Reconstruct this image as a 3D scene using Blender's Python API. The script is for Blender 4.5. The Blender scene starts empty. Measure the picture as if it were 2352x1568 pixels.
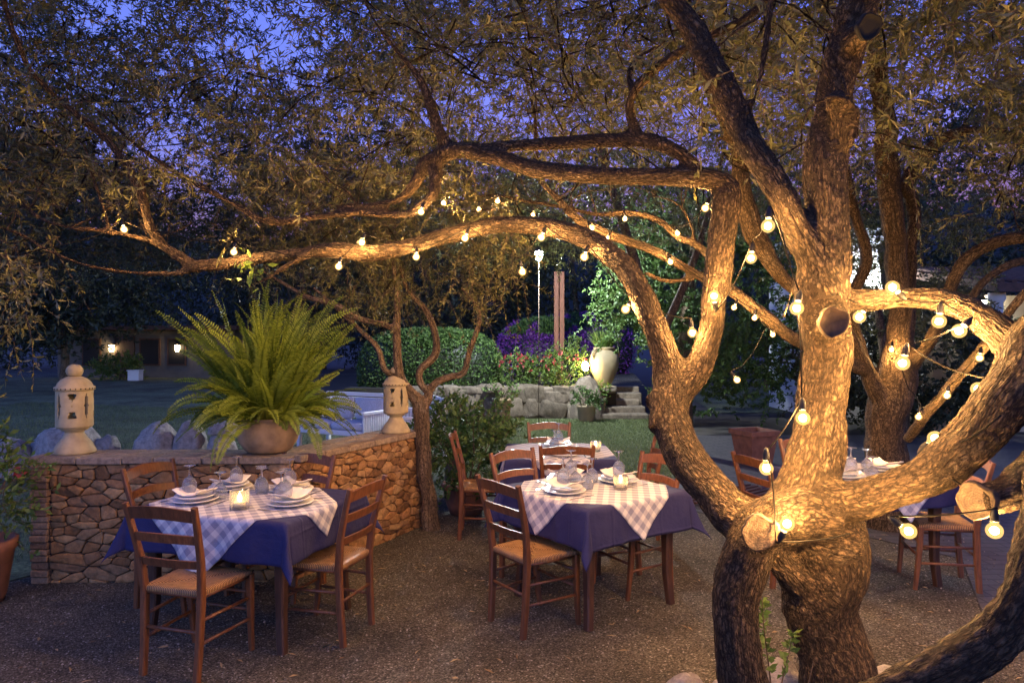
import bpy, bmesh, math, random
import numpy as np
from mathutils import Vector, Matrix, noise as mnoise, kdtree

random.seed(7)
RNG = np.random.default_rng(11)
PI = math.pi
S = bpy.context.scene
COL = S.collection
FPX, CX, CY, EYE = 1600.0, 1176.0, 784.0, 1.75


def at(vx, vy, y):
    """a point seen at (vx, vy) of a 2352 x 1568 picture, standing y metres away"""
    return Vector(((vx - CX) / FPX * y, y, EYE + (CY - vy) / FPX * y))


# ------------------------------------------------------------------ objects
def tag(o, label=None, cat=None, group=None, kind=None):
    if label: o['label'] = label
    if cat: o['category'] = cat
    if group: o['group'] = group
    if kind: o['kind'] = kind
    return o


def empty(name, loc=(0, 0, 0), rz=0, label=None, cat=None, group=None):
    o = bpy.data.objects.new(name, None)
    COL.objects.link(o)
    o.empty_display_size = 0.1
    o.location = loc
    o.rotation_euler = (0, 0, rz)
    return tag(o, label, cat, group)


def link(name, me, parent=None, mats=()):
    o = bpy.data.objects.new(name, me)
    COL.objects.link(o)
    if parent: o.parent = parent
    for m in mats: me.materials.append(m)
    return o


def copy_tree(o, parent=None):
    c = o.copy()
    COL.objects.link(c)
    if parent: c.parent = parent
    for ch in list(o.children): copy_tree(ch, c)
    return c


def dup(o, loc, rz, label, group=None, scale=None):
    c = copy_tree(o)
    c.location = loc
    c.rotation_euler = (0, 0, rz)
    c['label'] = label
    if group: c['group'] = group
    if scale: c.scale = scale
    return c


class MB:
    """collects shapes, then links them as one mesh object"""
    def __init__(self):
        self.v, self.f, self.m, self.t = [], [], [], []
        self.mi = 0

    def add(self, vs, fs, tint=0.5):
        b = len(self.v)
        self.v += [tuple(p) for p in vs]
        self.t += [tint] * len(vs)
        for f in fs:
            self.f.append(tuple(i + b for i in f))
            self.m.append(self.mi)

    def box(self, c, s, rz=0, tint=0.5, bevel=0.0, mat=None):
        x, y, z = s[0] / 2, s[1] / 2, s[2] / 2
        if bevel:
            b = min(bevel, x * .9, y * .9, z * .9)
            vs, fs = [], []
            for zz, k in ((-z, b), (-z + b, 0), (z - b, 0), (z, b)):
                for (px, py) in ((-x, -y), (x, -y), (x, y), (-x, y)):
                    sx, sy = (1 if px > 0 else -1), (1 if py > 0 else -1)
                    first = (px - sx * b, py - sy * k) if sx * sy > 0 else (px - sx * k, py - sy * b)
                    second = (px - sx * k, py - sy * b) if sx * sy > 0 else (px - sx * b, py - sy * k)
                    if k: first = second = (px - sx * b, py - sy * b)
                    vs.append((second[0], second[1], zz)); vs.append((first[0], first[1], zz))
            n = 8
            for r in range(3):
                for i in range(n):
                    j = (i + 1) % n
                    fs.append((r * n + i, r * n + j, (r + 1) * n + j, (r + 1) * n + i))
            fs.append(tuple(range(n))[::-1]); fs.append(tuple(range(3 * n, 4 * n)))
        else:
            vs = [(sx * x, sy * y, sz * z) for sz in (-1, 1) for (sx, sy) in ((-1, -1), (1, -1), (1, 1), (-1, 1))]
            fs = [(3, 2, 1, 0), (4, 5, 6, 7), (0, 1, 5, 4), (1, 2, 6, 5), (2, 3, 7, 6), (3, 0, 4, 7)]
        M = mat or (Matrix.Translation(Vector(c)) @ Matrix.Rotation(rz, 4, 'Z'))
        if mat: M = mat @ Matrix.Translation(Vector(c)) @ Matrix.Rotation(rz, 4, 'Z')
        self.add([M @ Vector(p) for p in vs], fs, tint)

    def tube(self, pts, radii, n=10, cap=True, tint=0.5, squash=None):
        pts = [Vector(p) for p in pts]
        if not hasattr(radii, '__len__'): radii = [radii] * len(pts)
        t0 = (pts[1] - pts[0]).normalized()
        ref = Vector((0, 0, 1)) if abs(t0.z) < .9 else Vector((1, 0, 0))
        u = t0.cross(ref).normalized()
        vs, fs = [], []
        for i, p in enumerate(pts):
            t = (pts[min(i + 1, len(pts) - 1)] - pts[max(i - 1, 0)])
            t = t.normalized() if t.length > 1e-9 else t0
            u = (u - t * u.dot(t))
            u = u.normalized() if u.length > 1e-6 else t.orthogonal().normalized()
            w = t.cross(u)
            for k in range(n):
                a = 2 * PI * k / n
                vs.append(p + (u * math.cos(a) + w * math.sin(a)) * radii[i])
        for i in range(len(pts) - 1):
            for k in range(n):
                j = (k + 1) % n
                fs.append((i * n + k, i * n + j, (i + 1) * n + j, (i + 1) * n + k))
        if cap:
            fs.append(tuple(range(n))[::-1])
            fs.append(tuple(range((len(pts) - 1) * n, len(pts) * n)))
        self.add(vs, fs, tint)

    def lathe(self, prof, n=24, c=(0, 0, 0), tint=0.5, close=False):
        vs, fs = [], []
        for (r, z) in prof:
            for k in range(n):
                a = 2 * PI * k / n
                vs.append((c[0] + r * math.cos(a), c[1] + r * math.sin(a), c[2] + z))
        m = len(prof)
        for i in range(m - 1 + (1 if close else 0)):
            for k in range(n):
                j = (k + 1) % n
                a, b = i, (i + 1) % m
                fs.append((a * n + k, a * n + j, b * n + j, b * n + k))
        if not close:
            if prof[0][0] > 1e-5: fs.append(tuple(range(n))[::-1])
            if prof[-1][0] > 1e-5: fs.append(tuple(range((m - 1) * n, m * n)))
        self.add(vs, fs, tint)

    def bar(self, pts, w, h, tint=0.5, side=None):
        """rectangular bar swept along points; w sideways, h in the other direction (numbers or lists)"""
        pts = [Vector(p) for p in pts]
        n = len(pts)
        if not hasattr(w, '__len__'): w = [w] * n
        if not hasattr(h, '__len__'): h = [h] * n
        side = Vector(side or (1, 0, 0))
        vs, fs = [], []
        for i, p in enumerate(pts):
            t = (pts[min(i + 1, n - 1)] - pts[max(i - 1, 0)]).normalized()
            s = (side - t * side.dot(t)).normalized()
            q = t.cross(s)
            c = .16
            for (a, b) in ((-1, -1 + c * 2), (-1 + c * 2, -1), (1 - c * 2, -1), (1, -1 + c * 2), (1, 1 - c * 2), (1 - c * 2, 1), (-1 + c * 2, 1), (-1, 1 - c * 2)):
                vs.append(p + s * (a * w[i] / 2) + q * (b * h[i] / 2))
        for i in range(n - 1):
            for k in range(8):
                j = (k + 1) % 8
                fs.append((i * 8 + k, i * 8 + j, (i + 1) * 8 + j, (i + 1) * 8 + k))
        fs.append(tuple(range(8))[::-1]); fs.append(tuple(range((n - 1) * 8, n * 8)))
        self.add(vs, fs, tint)

    def build(self, name, mat, parent=None, smooth=False, attr=False):
        me = bpy.data.meshes.new(name)
        me.from_pydata(self.v, [], self.f)
        mats = mat if isinstance(mat, (list, tuple)) else [mat]
        for m in mats: me.materials.append(m)
        if len(mats) > 1: me.polygons.foreach_set('material_index', self.m)
        if attr:
            a = me.attributes.new('tint', 'FLOAT', 'POINT')
            a.data.foreach_set('value', self.t)
        if smooth: me.polygons.foreach_set('use_smooth', [True] * len(self.f))
        bm = bmesh.new(); bm.from_mesh(me)
        bmesh.ops.recalc_face_normals(bm, faces=bm.faces[:])
        bm.to_mesh(me); bm.free()
        me.update()
        return link(name, me, parent)


def auto_smooth(o, deg=40):
    me = o.data
    bm = bmesh.new(); bm.from_mesh(me)
    for f in bm.faces: f.smooth = True
    for e in bm.edges:
        if len(e.link_faces) == 2 and e.calc_face_angle(0) > math.radians(deg): e.smooth = False
    bm.to_mesh(me); bm.free()
    return o


# ---------------------------------------------------------------- materials
class NT:
    def __init__(self, name):
        self.mat = bpy.data.materials.new(name)
        self.mat.use_nodes = True
        self.nt = self.mat.node_tree
        self.bsdf = self.nt.nodes['Principled BSDF']
        self.out = self.nt.nodes['Material Output']

    def n(self, t, **kw):
        nd = self.nt.nodes.new(t)
        for k, v in kw.items():
            if k.startswith('i_'):
                nd.inputs[k[2:].replace('_', ' ')].default_value = v
            else: setattr(nd, k, v)
        return nd

    def l(self, a, b):
        self.nt.links.new(a, b)

    def set(self, **kw):
        for k, v in kw.items():
            self.bsdf.inputs[k.replace('_', ' ')].default_value = v
        return self

    def coord(self, kind='Object', scale=(1, 1, 1), attr=None):
        if attr:
            src = self.n('ShaderNodeAttribute', attribute_name=attr).outputs['Vector']
        else:
            src = self.n('ShaderNodeTexCoord').outputs[kind]
        mp = self.n('ShaderNodeMapping')
        mp.inputs['Scale'].default_value = scale
        self.l(src, mp.inputs['Vector'])
        return mp.outputs[0]

    def noise(self, vec, scale, detail=4, rough=.55, out='Fac'):
        nd = self.n('ShaderNodeTexNoise', i_Scale=scale, i_Detail=detail, i_Roughness=rough)
        self.l(vec, nd.inputs['Vector'])
        return nd.outputs[out]

    def voro(self, vec, scale, feature='F1', out='Distance', rand=1.0):
        nd = self.n('ShaderNodeTexVoronoi', feature=feature, i_Scale=scale)
        nd.inputs['Randomness'].default_value = rand
        self.l(vec, nd.inputs['Vector'])
        return nd.outputs[out]

    def ramp(self, fac, stops):
        r = self.n('ShaderNodeValToRGB')
        el = r.color_ramp.elements
        while len(el) < len(stops): el.new(.5)
        for e, (p, c) in zip(el, stops):
            e.position = p
            e.color = tuple(c) + (1,) if len(c) == 3 else c
        self.l(fac, r.inputs[0])
        return r.outputs[0]

    def mix(self, fac, a, b, mode='MIX'):
        m = self.n('ShaderNodeMix', data_type='RGBA', blend_type=mode)
        for v, i in ((fac, 0), (a, 6), (b, 7)):
            if hasattr(v, 'is_linked') or hasattr(v, 'links'): self.l(v, m.inputs[i])
            elif i == 0: m.inputs[0].default_value = v
            else: m.inputs[i].default_value = tuple(v) + (1,)
        return m.outputs[2]

    def math(self, op, a, b=0.0, c=None):
        m = self.n('ShaderNodeMath', operation=op)
        for i, v in enumerate((a, b) if c is None else (a, b, c)):
            if hasattr(v, 'links'): self.l(v, m.inputs[i])
            else: m.inputs[i].default_value = v
        return m.outputs[0]

    def bump(self, h, strength=.5, dist=.01):
        b = self.n('ShaderNodeBump', i_Strength=strength, i_Distance=dist)
        self.l(h, b.inputs['Height'])
        self.l(b.outputs[0], self.bsdf.inputs['Normal'])

    def color(self, c):
        if hasattr(c, 'links'): self.l(c, self.bsdf.inputs['Base Color'])
        else: self.bsdf.inputs['Base Color'].default_value = tuple(c) + (1,)


M = {}


def simple(name, col, rough=.6, metal=0.0, spec=.5, vary=0.15, scale=30, bump=0.0):
    t = NT(name)
    v = t.coord()
    nz = t.noise(v, scale)
    lo = tuple(c * (1 - vary) for c in col); hi = tuple(min(1, c * (1 + vary)) for c in col)
    t.color(t.ramp(nz, [(.3, lo), (.7, hi)]))
    t.set(Roughness=rough, Metallic=metal)
    t.bsdf.inputs['Specular IOR Level'].default_value = spec
    if bump: t.bump(nz, bump, .01)
    M[name] = t.mat
    return t


def emit(name, col, strength):
    t = NT(name)
    t.set(Roughness=.4)
    t.color(col)
    t.bsdf.inputs['Emission Color'].default_value = tuple(col) + (1,)
    t.bsdf.inputs['Emission Strength'].default_value = strength
    M[name] = t.mat
    return t


def bark(name, base, scale, ridge, disp=.006, crack=.035, lichen=0.25):
    """small plates split by dark cracks, stretched along the limb through the 'bark' attribute"""
    t = NT(name)
    v0 = t.coord(attr='bark')
    wob = t.n('ShaderNodeTexNoise', i_Scale=scale * .5, i_Detail=5, i_Roughness=.7)
    t.l(v0, wob.inputs['Vector'])
    vv = t.n('ShaderNodeVectorMath', operation='MULTIPLY_ADD')
    t.l(wob.outputs['Color'], vv.inputs[0])
    vv.inputs[1].default_value = (2.2 / scale,) * 3
    t.l(v0, vv.inputs[2])
    vec = vv.outputs[0]
    d1 = t.voro(vec, scale, 'DISTANCE_TO_EDGE')
    d2 = t.voro(vec, scale * .55, 'DISTANCE_TO_EDGE')
    d3 = t.voro(vec, scale * 1.9, 'DISTANCE_TO_EDGE')
    cr = t.math('ADD', t.math('MULTIPLY', d1, .9), t.math('ADD', t.math('MULTIPLY', d2, .6), t.math('MULTIPLY', d3, .35)))
    cell = t.n('ShaderNodeSeparateColor'); t.l(t.voro(vec, scale, 'F1', 'Color'), cell.inputs[0])
    big = t.noise(v0, 3.2, 5, .6)
    fine = t.noise(v0, scale * 2.0, 5, .75)
    plate = t.ramp(fine, [(.25, tuple(c * .5 for c in base)), (.75, tuple(c * 1.4 for c in base))])
    plate = t.mix(t.ramp(big, [(.42, (0, 0, 0)), (.64, (1, 1, 1))]), plate, tuple(c * f for c, f in zip(base, (1.3, 1.4, 1.5))))
    plate = t.mix(.35, plate, t.ramp(cell.outputs[0], [(0, (.22, .22, .22)), (1, (.75, .75, .75))]), 'OVERLAY')
    grey = t.noise(v0, 9, 4, .65)
    g = t.math('MULTIPLY', t.ramp(grey, [(.55, (0, 0, 0)), (.68, (1, 1, 1))]), lichen)
    plate = t.mix(g, plate, (.30, .27, .21))
    vl = t.coord(attr='bark', scale=(1, 1, .22))
    fur = t.noise(vl, 26, 5, .6)
    plate = t.mix(.6, plate, t.ramp(fur, [(.32, (.22, .22, .22)), (.68, (.74, .74, .74))]), 'OVERLAY')
    f2 = t.math('ABSOLUTE', t.math('SUBTRACT', t.noise(vl, 15, 4, .55), .5))
    fis = t.ramp(f2, [(.0, (0, 0, 0)), (.035, (1, 1, 1))])
    edge = t.ramp(cr, [(crack * 1.5, (0, 0, 0)), (crack * 7, (1, 1, 1))])
    edge = t.math('MULTIPLY', edge, t.math('MULTIPLY_ADD', fis, .75, .25))
    t.color(t.mix(edge, tuple(c * .15 for c in base), plate))
    t.set(Roughness=.85)
    t.bsdf.inputs['Specular IOR Level'].default_value = .25
    h = t.math('ADD', t.ramp(cr, [(0, (0, 0, 0)), (crack * 9, (1, 1, 1))]), t.math('ADD', t.math('MULTIPLY', fine, .6), t.math('ADD', t.math('MULTIPLY', fur, 1.6), t.math('MULTIPLY', fis, .9))))
    t.bump(h, .9, ridge)
    if disp:
        dn = t.n('ShaderNodeDisplacement', i_Midlevel=1.0, i_Scale=disp)
        vo = t.coord()
        lo = t.math('ADD', t.math('MULTIPLY', t.noise(vo, 9, 3, .6), .9), t.math('MULTIPLY', t.noise(vo, 26, 4, .65), .7))
        t.l(lo, dn.inputs['Height'])
        t.l(dn.outputs[0], t.out.inputs['Displacement'])
        t.mat.displacement_method = 'BOTH'
    M[name] = t.mat


def leafmat(name, ca, cb, trans=.25, rough=.5, under=None):
    """leaf by leaf variation from the 'tint' attribute of each leaf"""
    t = NT(name)
    a = t.n('ShaderNodeAttribute', attribute_name='tint').outputs['Fac']
    top = t.ramp(a, [(0, ca), (1, cb)])
    if under: top = t.mix(t.n('ShaderNodeNewGeometry').outputs['Backfacing'], top, under)
    t.color(top)
    t.set(Roughness=rough)
    t.bsdf.inputs['Specular IOR Level'].default_value = .4
    tr = t.n('ShaderNodeBsdfTranslucent')
    col = t.ramp(a, [(0, tuple(c * 1.1 for c in ca)), (1, tuple(c * 1.1 for c in cb))])
    t.l(col, tr.inputs[0])
    mx = t.n('ShaderNodeMixShader', i_Fac=trans)
    t.l(t.bsdf.outputs[0], mx.inputs[1]); t.l(tr.outputs[0], mx.inputs[2])
    t.l(mx.outputs[0], t.out.inputs['Surface'])
    M[name] = t.mat


def wood(name, base, rough=.38):
    t = NT(name)
    v = t.coord(scale=(9, 9, 1.3))
    n1 = t.noise(v, 6, 5, .6)
    n2 = t.noise(t.coord(scale=(70, 70, 4)), 1.6, 3, .7)
    c = t.ramp(n1, [(.3, tuple(x * .55 for x in base)), (.7, tuple(x * 1.25 for x in base))])
    c = t.mix(.35, c, t.ramp(n2, [(.35, (.25, .25, .25)), (.65, (.85, .85, .85))]), 'SOFT_LIGHT')
    rd = t.n('ShaderNodeObjectInfo').outputs['Random']
    c = t.mix(.55, c, t.ramp(rd, [(0, (.28, .28, .28)), (1, (.66, .66, .66))]), 'OVERLAY')
    wr = t.noise(t.coord(), 11, 5, .7)
    c = t.mix(t.math('MULTIPLY', t.ramp(wr, [(.55, (0, 0, 0)), (.75, (1, 1, 1))]), .5), c, tuple(x * .45 for x in base))
    t.color(c)
    t.l(t.math('MULTIPLY_ADD', wr, .35, rough - .1), t.bsdf.inputs['Roughness'])
    t.bump(n2, .12, .004)
    M[name] = t.mat


def stone(name, tints, rough=.85, bumpd=.012, scale=22):
    """colour per stone from 'tint', weathering from noise"""
    t = NT(name)
    a = t.n('ShaderNodeAttribute', attribute_name='tint').outputs['Fac']
    k = len(tints) - 1
    base = t.ramp(a, [(i / k, c) for i, c in enumerate(tints)])
    v = t.coord()
    n1 = t.noise(v, scale, 6, .65)
    n2 = t.noise(v, scale * 5, 3, .7)
    c = t.mix(.75, base, t.ramp(n1, [(.3, (.2, .2, .2)), (.72, (.78, .78, .78))]), 'OVERLAY')
    c = t.mix(t.math('MULTIPLY', t.ramp(n2, [(.55, (0, 0, 0)), (.75, (1, 1, 1))]), .4), c, tuple(x * .3 for x in tints[0]))
    t.color(c)
    t.set(Roughness=rough)
    t.bsdf.inputs['Specular IOR Level'].default_value = .25
    t.bump(t.math('ADD', n1, t.math('MULTIPLY', n2, .5)), .8, bumpd)
    M[name] = t.mat


bark('bark_main', (.205, .13, .068), 66, .03, disp=.028, crack=.08)
bark('bark_limb', (.16, .105, .057), 78, .010, disp=.012, crack=.05)
bark('bark_dark', (.14, .10, .065), 30, .02, disp=.03, crack=.05)
bark('bark_smooth', (.17, .115, .07), 75, .004, disp=0, lichen=.4)
leafmat('leaf_olive', (.036, .044, .011), (.17, .165, .048), .32, .5, (.18, .17, .085))
leafmat('leaf_dark', (.02, .028, .016), (.07, .08, .035), .2)
leafmat('leaf_hedge', (.025, .06, .012), (.11, .19, .045), .25, .6)
leafmat('leaf_purple', (.07, .02, .12), (.24, .06, .36), .25)
leafmat('leaf_fern', (.10, .15, .012), (.29, .37, .055), .42, .45)
leafmat('leaf_bright', (.05, .10, .02), (.16, .24, .05), .35)
leafmat('petal_red', (.30, .03, .04), (.60, .12, .12), .3)
leafmat('grass_blade', (.05, .07, .03), (.16, .20, .085), .25)
leafmat('grass_lit', (.09, .13, .045), (.24, .29, .11), .25)  # lighter copy of the blades: lamplight on the middle lawn put into the colour
simple('twig', (.10, .068, .042), .8, vary=.3)
wood('chair_wood', (.15, .055, .020), .38)
wood('table_wood', (.055, .024, .013), .4)
wood('post_wood', (.17, .06, .028), .65)
stone('wall_stone', [(.17, .09, .04), (.30, .155, .06), (.36, .205, .09), (.42, .26, .115), (.22, .13, .065), (.46, .23, .09)])
stone('brick', [(.20, .13, .08), (.30, .19, .11), (.34, .23, .14)], bumpd=.006, scale=40)
stone('coping', [(.24, .18, .12), (.31, .24, .165), (.27, .20, .135)], bumpd=.008, scale=30)
stone('garden_stone', [(.11, .088, .062), (.18, .145, .105), (.22, .18, .13)], scale=9, bumpd=.02)
stone('boulder', [(.26, .23, .21), (.40, .36, .32)], scale=16, bumpd=.02)
simple('mortar', (.035, .025, .018), .95, vary=.4, bump=.5)
simple('terracotta_pale', (.41, .335, .19), .8, vary=.18, scale=14, bump=.25)
simple('terracotta', (.22, .095, .055), .8, vary=.25, scale=12, bump=.2)
simple('pot_aged', (.31, .21, .115), .85, vary=.35, scale=10, bump=.3)
simple('hole_shade', (.006, .005, .004), 1, vary=.1)  # near black: the shade inside holes, put into the colour
simple('soil', (.04, .028, .018), .95, vary=.4, bump=.6)
simple('plate', (.78, .76, .70), .22, vary=.02)
simple('napkin', (.80, .74, .62), .85, vary=.05, scale=80, bump=.1)
simple('steel', (.62, .60, .58), .25, metal=1.0, vary=.05)
simple('wire', (.010, .009, .008), .9, spec=.1)
simple('wax', (.85, .76, .55), .5, vary=.03)
simple('white_paint', (.80, .80, .82), .45, vary=.04)
simple('cushion', (.55, .55, .62), .9, vary=.2, scale=60, bump=.2)
simple('jar', (.27, .215, .12), .7, vary=.12, scale=6, bump=.15)
simple('render_cream', (.55, .42, .26), .85, vary=.08, scale=5)
simple('render_white', (.74, .72, .66), .85, vary=.05, scale=5)
simple('roof_tile', (.12, .06, .038), .9, vary=.35, scale=8, bump=.3)
simple('dark_metal', (.02, .02, .022), .6, spec=.2)
simple('hill', (.016, .02, .018), 1, vary=.35, scale=.05)

t = NT('cut_wood')
v = t.coord()
rings = t.n('ShaderNodeTexWave', wave_type='RINGS', rings_direction='Z', i_Scale=34.0, i_Distortion=9.0, i_Detail=4.0)
t.l(v, rings.inputs['Vector'])
t.color(t.mix(.9, t.ramp(rings.outputs['Fac'], [(0, (.055, .036, .022)), (1, (.085, .055, .033))]), t.ramp(t.noise(v, 22, 6, .7), [(.32, (.12, .12, .12)), (.68, (.85, .85, .85))]), 'OVERLAY'))
t.set(Roughness=.9); t.bump(t.noise(v, 40, 6, .7), .8, .015)
M['cut_wood'] = t.mat
simple('old_cut', (.06, .036, .02), .95, vary=.5, scale=25, bump=.6)

t = NT('pale_wood')
v = t.coord(scale=(1, 1, .2))
t.color(t.ramp(t.noise(v, 40, 5), [(.3, (.26, .18, .09)), (.7, (.48, .36, .20))]))
t.set(Roughness=.8)
M['pale_wood'] = t.mat

# rush seat: strands run at right angles to each edge, four quarters meeting on the diagonals
t = NT('rush')
tc = t.n('ShaderNodeTexCoord').outputs['Object']
sp = t.n('ShaderNodeSeparateXYZ'); t.l(tc, sp.inputs[0])
ax = t.math('ABSOLUTE', sp.outputs[0]); ay = t.math('ABSOLUTE', sp.outputs[1])
q = t.math('GREATER_THAN', ax, ay)
run = t.math('ADD', t.math('MULTIPLY', sp.outputs[1], q), t.math('MULTIPLY', sp.outputs[0], t.math('SUBTRACT', 1.0, q)))
nz = t.noise(tc, 60, 3)
ph = t.math('ADD', t.math('MULTIPLY', run, 560.0), t.math('MULTIPLY', nz, 3.0))
sw = t.math('MULTIPLY_ADD', t.math('SINE', ph), .5, .5)
c = t.ramp(sw, [(0, (.07, .032, .012)), (.6, (.36, .185, .065)), (1, (.50, .28, .105))])
c = t.mix(.6, c, t.ramp(t.noise(tc, 25, 4), [(.3, (.3, .3, .3)), (.7, (.72, .72, .72))]), 'OVERLAY')
t.color(c); t.set(Roughness=.55); t.bump(sw, .8, .006)
M['rush'] = t.mat

# dark blue table cloth: fine weave
t = NT('cloth_blue')
uv = t.coord(attr='cloth')
w1 = t.n('ShaderNodeTexNoise', i_Scale=420.0, i_Detail=2.0); t.l(uv, w1.inputs['Vector'])
c = t.ramp(w1.outputs['Fac'], [(.3, (.008, .009, .045)), (.7, (.019, .020, .098))])
t.color(c); t.set(Roughness=.85)
sp = t.n('ShaderNodeSeparateXYZ'); t.l(uv, sp.inputs[0])


def crease(o, k, ph):
    f = t.math('FRACT', t.math('ADD', t.math('MULTIPLY', o, k), ph))
    return t.ramp(t.math('ABSOLUTE', t.math('SUBTRACT', f, .5)), [(0, (1, 1, 1)), (.035, (0, 0, 0))])


hh = t.math('ADD', t.math('MULTIPLY', t.noise(uv, 7, 5), 1.5), t.math('MULTIPLY', t.math('ADD', crease(sp.outputs[0], 2.3, .1), crease(sp.outputs[1], 2.7, .3)), .25))
t.bump(hh, .6, .02)
M['cloth_blue'] = t.mat

# checked overlay: white with blue grey bands both ways
t = NT('cloth_check')
uv = t.coord(attr='cloth')
sp = t.n('ShaderNodeSeparateXYZ'); t.l(uv, sp.inputs[0])


def bands(o, k=13.5, lo=.05, width=.5):
    f = t.math('FRACT', t.math('MULTIPLY', o, k))
    m = t.math('LESS_THAN', f, width)
    f2 = t.math('FRACT', t.math('MULTIPLY', o, k * 2))
    ln = t.math('MULTIPLY', t.math('LESS_THAN', f2, .10), .5)
    return t.math('MAXIMUM', m, ln)


s = t.math('MULTIPLY', t.math('ADD', bands(sp.outputs[0]), bands(sp.outputs[1])), .5)
c = t.ramp(s, [(0, (.64, .62, .58)), (.5, (.44, .43, .46)), (1, (.25, .255, .32))])
c = t.mix(.35, c, t.ramp(t.noise(uv, 260, 2), [(.3, (.35, .35, .35)), (.7, (.65, .65, .65))]), 'OVERLAY')
t.color(c); t.set(Roughness=.9); t.bump(t.noise(uv, 11, 5), .5, .016)
M['cloth_check'] = t.mat

t = NT('glass')
t.set(Roughness=.0, IOR=1.45); t.color((.97, .98, 1)); t.bsdf.inputs['Transmission Weight'].default_value = 1.0
df = t.n('ShaderNodeBsdfTranslucent'); df.inputs[0].default_value = (.95, .95, .95, 1)
mx = t.n('ShaderNodeMixShader', i_Fac=.15)
t.l(t.bsdf.outputs[0], mx.inputs[1]); t.l(df.outputs[0], mx.inputs[2]); t.l(mx.outputs[0], t.out.inputs['Surface'])
M['glass'] = t.mat

t = NT('frosted_glass')
t.set(Roughness=.05, IOR=1.3); t.color((1, .99, .97)); t.bsdf.inputs['Transmission Weight'].default_value = 1.0
tr = t.n('ShaderNodeBsdfTranslucent'); tr.inputs[0].default_value = (.9, .85, .7, 1)
mx = t.n('ShaderNodeMixShader', i_Fac=.22)
t.l(t.bsdf.outputs[0], mx.inputs[1]); t.l(tr.outputs[0], mx.inputs[2]); t.l(mx.outputs[0], t.out.inputs['Surface'])
M['frosted_glass'] = t.mat

# gravel: small multicoloured chippings
t = NT('gravel')
v = t.coord()
ce = t.voro(v, 130, 'F1', 'Color'); cd = t.voro(v, 130, 'F1', 'Distance')
sp = t.n('ShaderNodeSeparateColor'); t.l(ce, sp.inputs[0])
c = t.ramp(sp.outputs[0], [(0, (.040, .036, .025)), (.4, (.098, .087, .062)), (.8, (.16, .142, .104)), (.97, (.25, .225, .17)), (1, (.52, .49, .42))])
big = t.noise(v, 1.1, 6, .65)
c = t.mix(.8, c, t.ramp(big, [(.3, (.16, .16, .17)), (.7, (.74, .72, .69))]), 'OVERLAY')
t.color(c); t.set(Roughness=.9); t.bsdf.inputs['Specular IOR Level'].default_value = .2
h = t.math('ADD', t.math('MULTIPLY', cd, -1.0), t.math('MULTIPLY', t.noise(v, 18, 3), .8))
t.bump(h, 1.0, .012)
M['gravel'] = t.mat

t = NT('lawn')
v = t.coord()
n1 = t.noise(v, 40, 4, .7); n2 = t.noise(v, .8, 4); n3 = t.noise(v, 5, 5, .75)
c = t.ramp(n1, [(.3, (.06, .075, .035)), (.7, (.19, .22, .105))])
c = t.mix(t.ramp(n2, [(.4, (0, 0, 0)), (.65, (1, 1, 1))]), c, t.ramp(n1, [(.3, (.03, .032, .014)), (.7, (.085, .085, .035))]))
c = t.mix(.8, c, t.ramp(n3, [(.35, (.2, .2, .2)), (.65, (.75, .75, .75))]), 'OVERLAY')
t.color(c); t.set(Roughness=.95); t.bump(t.math('ADD', n1, n3), .8, .04)
M['lawn'] = t.mat
simple('earth', (.035, .03, .022), .95, vary=.4, scale=2, bump=.4)

t = NT('paving')
v = t.coord(scale=(1, 1, 1))
br = t.n('ShaderNodeTexBrick', i_Scale=2.2); br.inputs['Mortar Size'].default_value = .018
t.l(v, br.inputs['Vector'])
br.inputs['Color1'].default_value = (.055, .05, .05, 1); br.inputs['Color2'].default_value = (.08, .072, .07, 1); br.inputs['Mortar'].default_value = (.02, .02, .02, 1)
t.color(t.mix(.5, br.outputs[0], t.ramp(t.noise(v, 14, 5), [(.3, (.3, .3, .3)), (.7, (.7, .7, .7))]), 'OVERLAY'))
t.set(Roughness=.6)
M['paving'] = t.mat

BULB = (1.0, .53, .175)
emit('bulb_core', BULB, 7400)
t = NT('bulb_glass')
e = t.n('ShaderNodeEmission', i_Strength=1.9); e.inputs[0].default_value = (1.0, .56, .17, 1)
tr = t.n('ShaderNodeBsdfTransparent')
mx = t.n('ShaderNodeMixShader', i_Fac=.5)
t.l(tr.outputs[0], mx.inputs[1]); t.l(e.outputs[0], mx.inputs[2]); t.l(mx.outputs[0], t.out.inputs['Surface'])
M['bulb_glass'] = t.mat
emit('flame', (1.0, .62, .25), 700)
emit('lamp_white', (.88, .95, 1.0), 6000)
emit('lamp_warm', (1.0, .72, .35), 32)
emit('spot_warm', (1.0, .78, .35), 270)
emit('lamp_house', (.90, .97, 1.0), 420)

# ------------------------------------------------------------------ setting
def sheet(name, pts, z, mat, kind='structure'):
    me = bpy.data.meshes.new(name)
    me.from_pydata([(x, y, z) for x, y in pts], [], [tuple(range(len(pts)))])
    o = link(name, me, None, [M[mat]])
    tag(o, kind=kind)
    return o


def fan_ground(name, z, mat):
    mb = MB()
    mb.add([(-700, -60, z), (700, -60, z), (700, 900, z), (-700, 900, z)], [(0, 1, 2, 3)])
    o = mb.build(name, M[mat]); tag(o, kind='structure')
    return o


fan_ground('ground', 0.0, 'earth')
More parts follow.
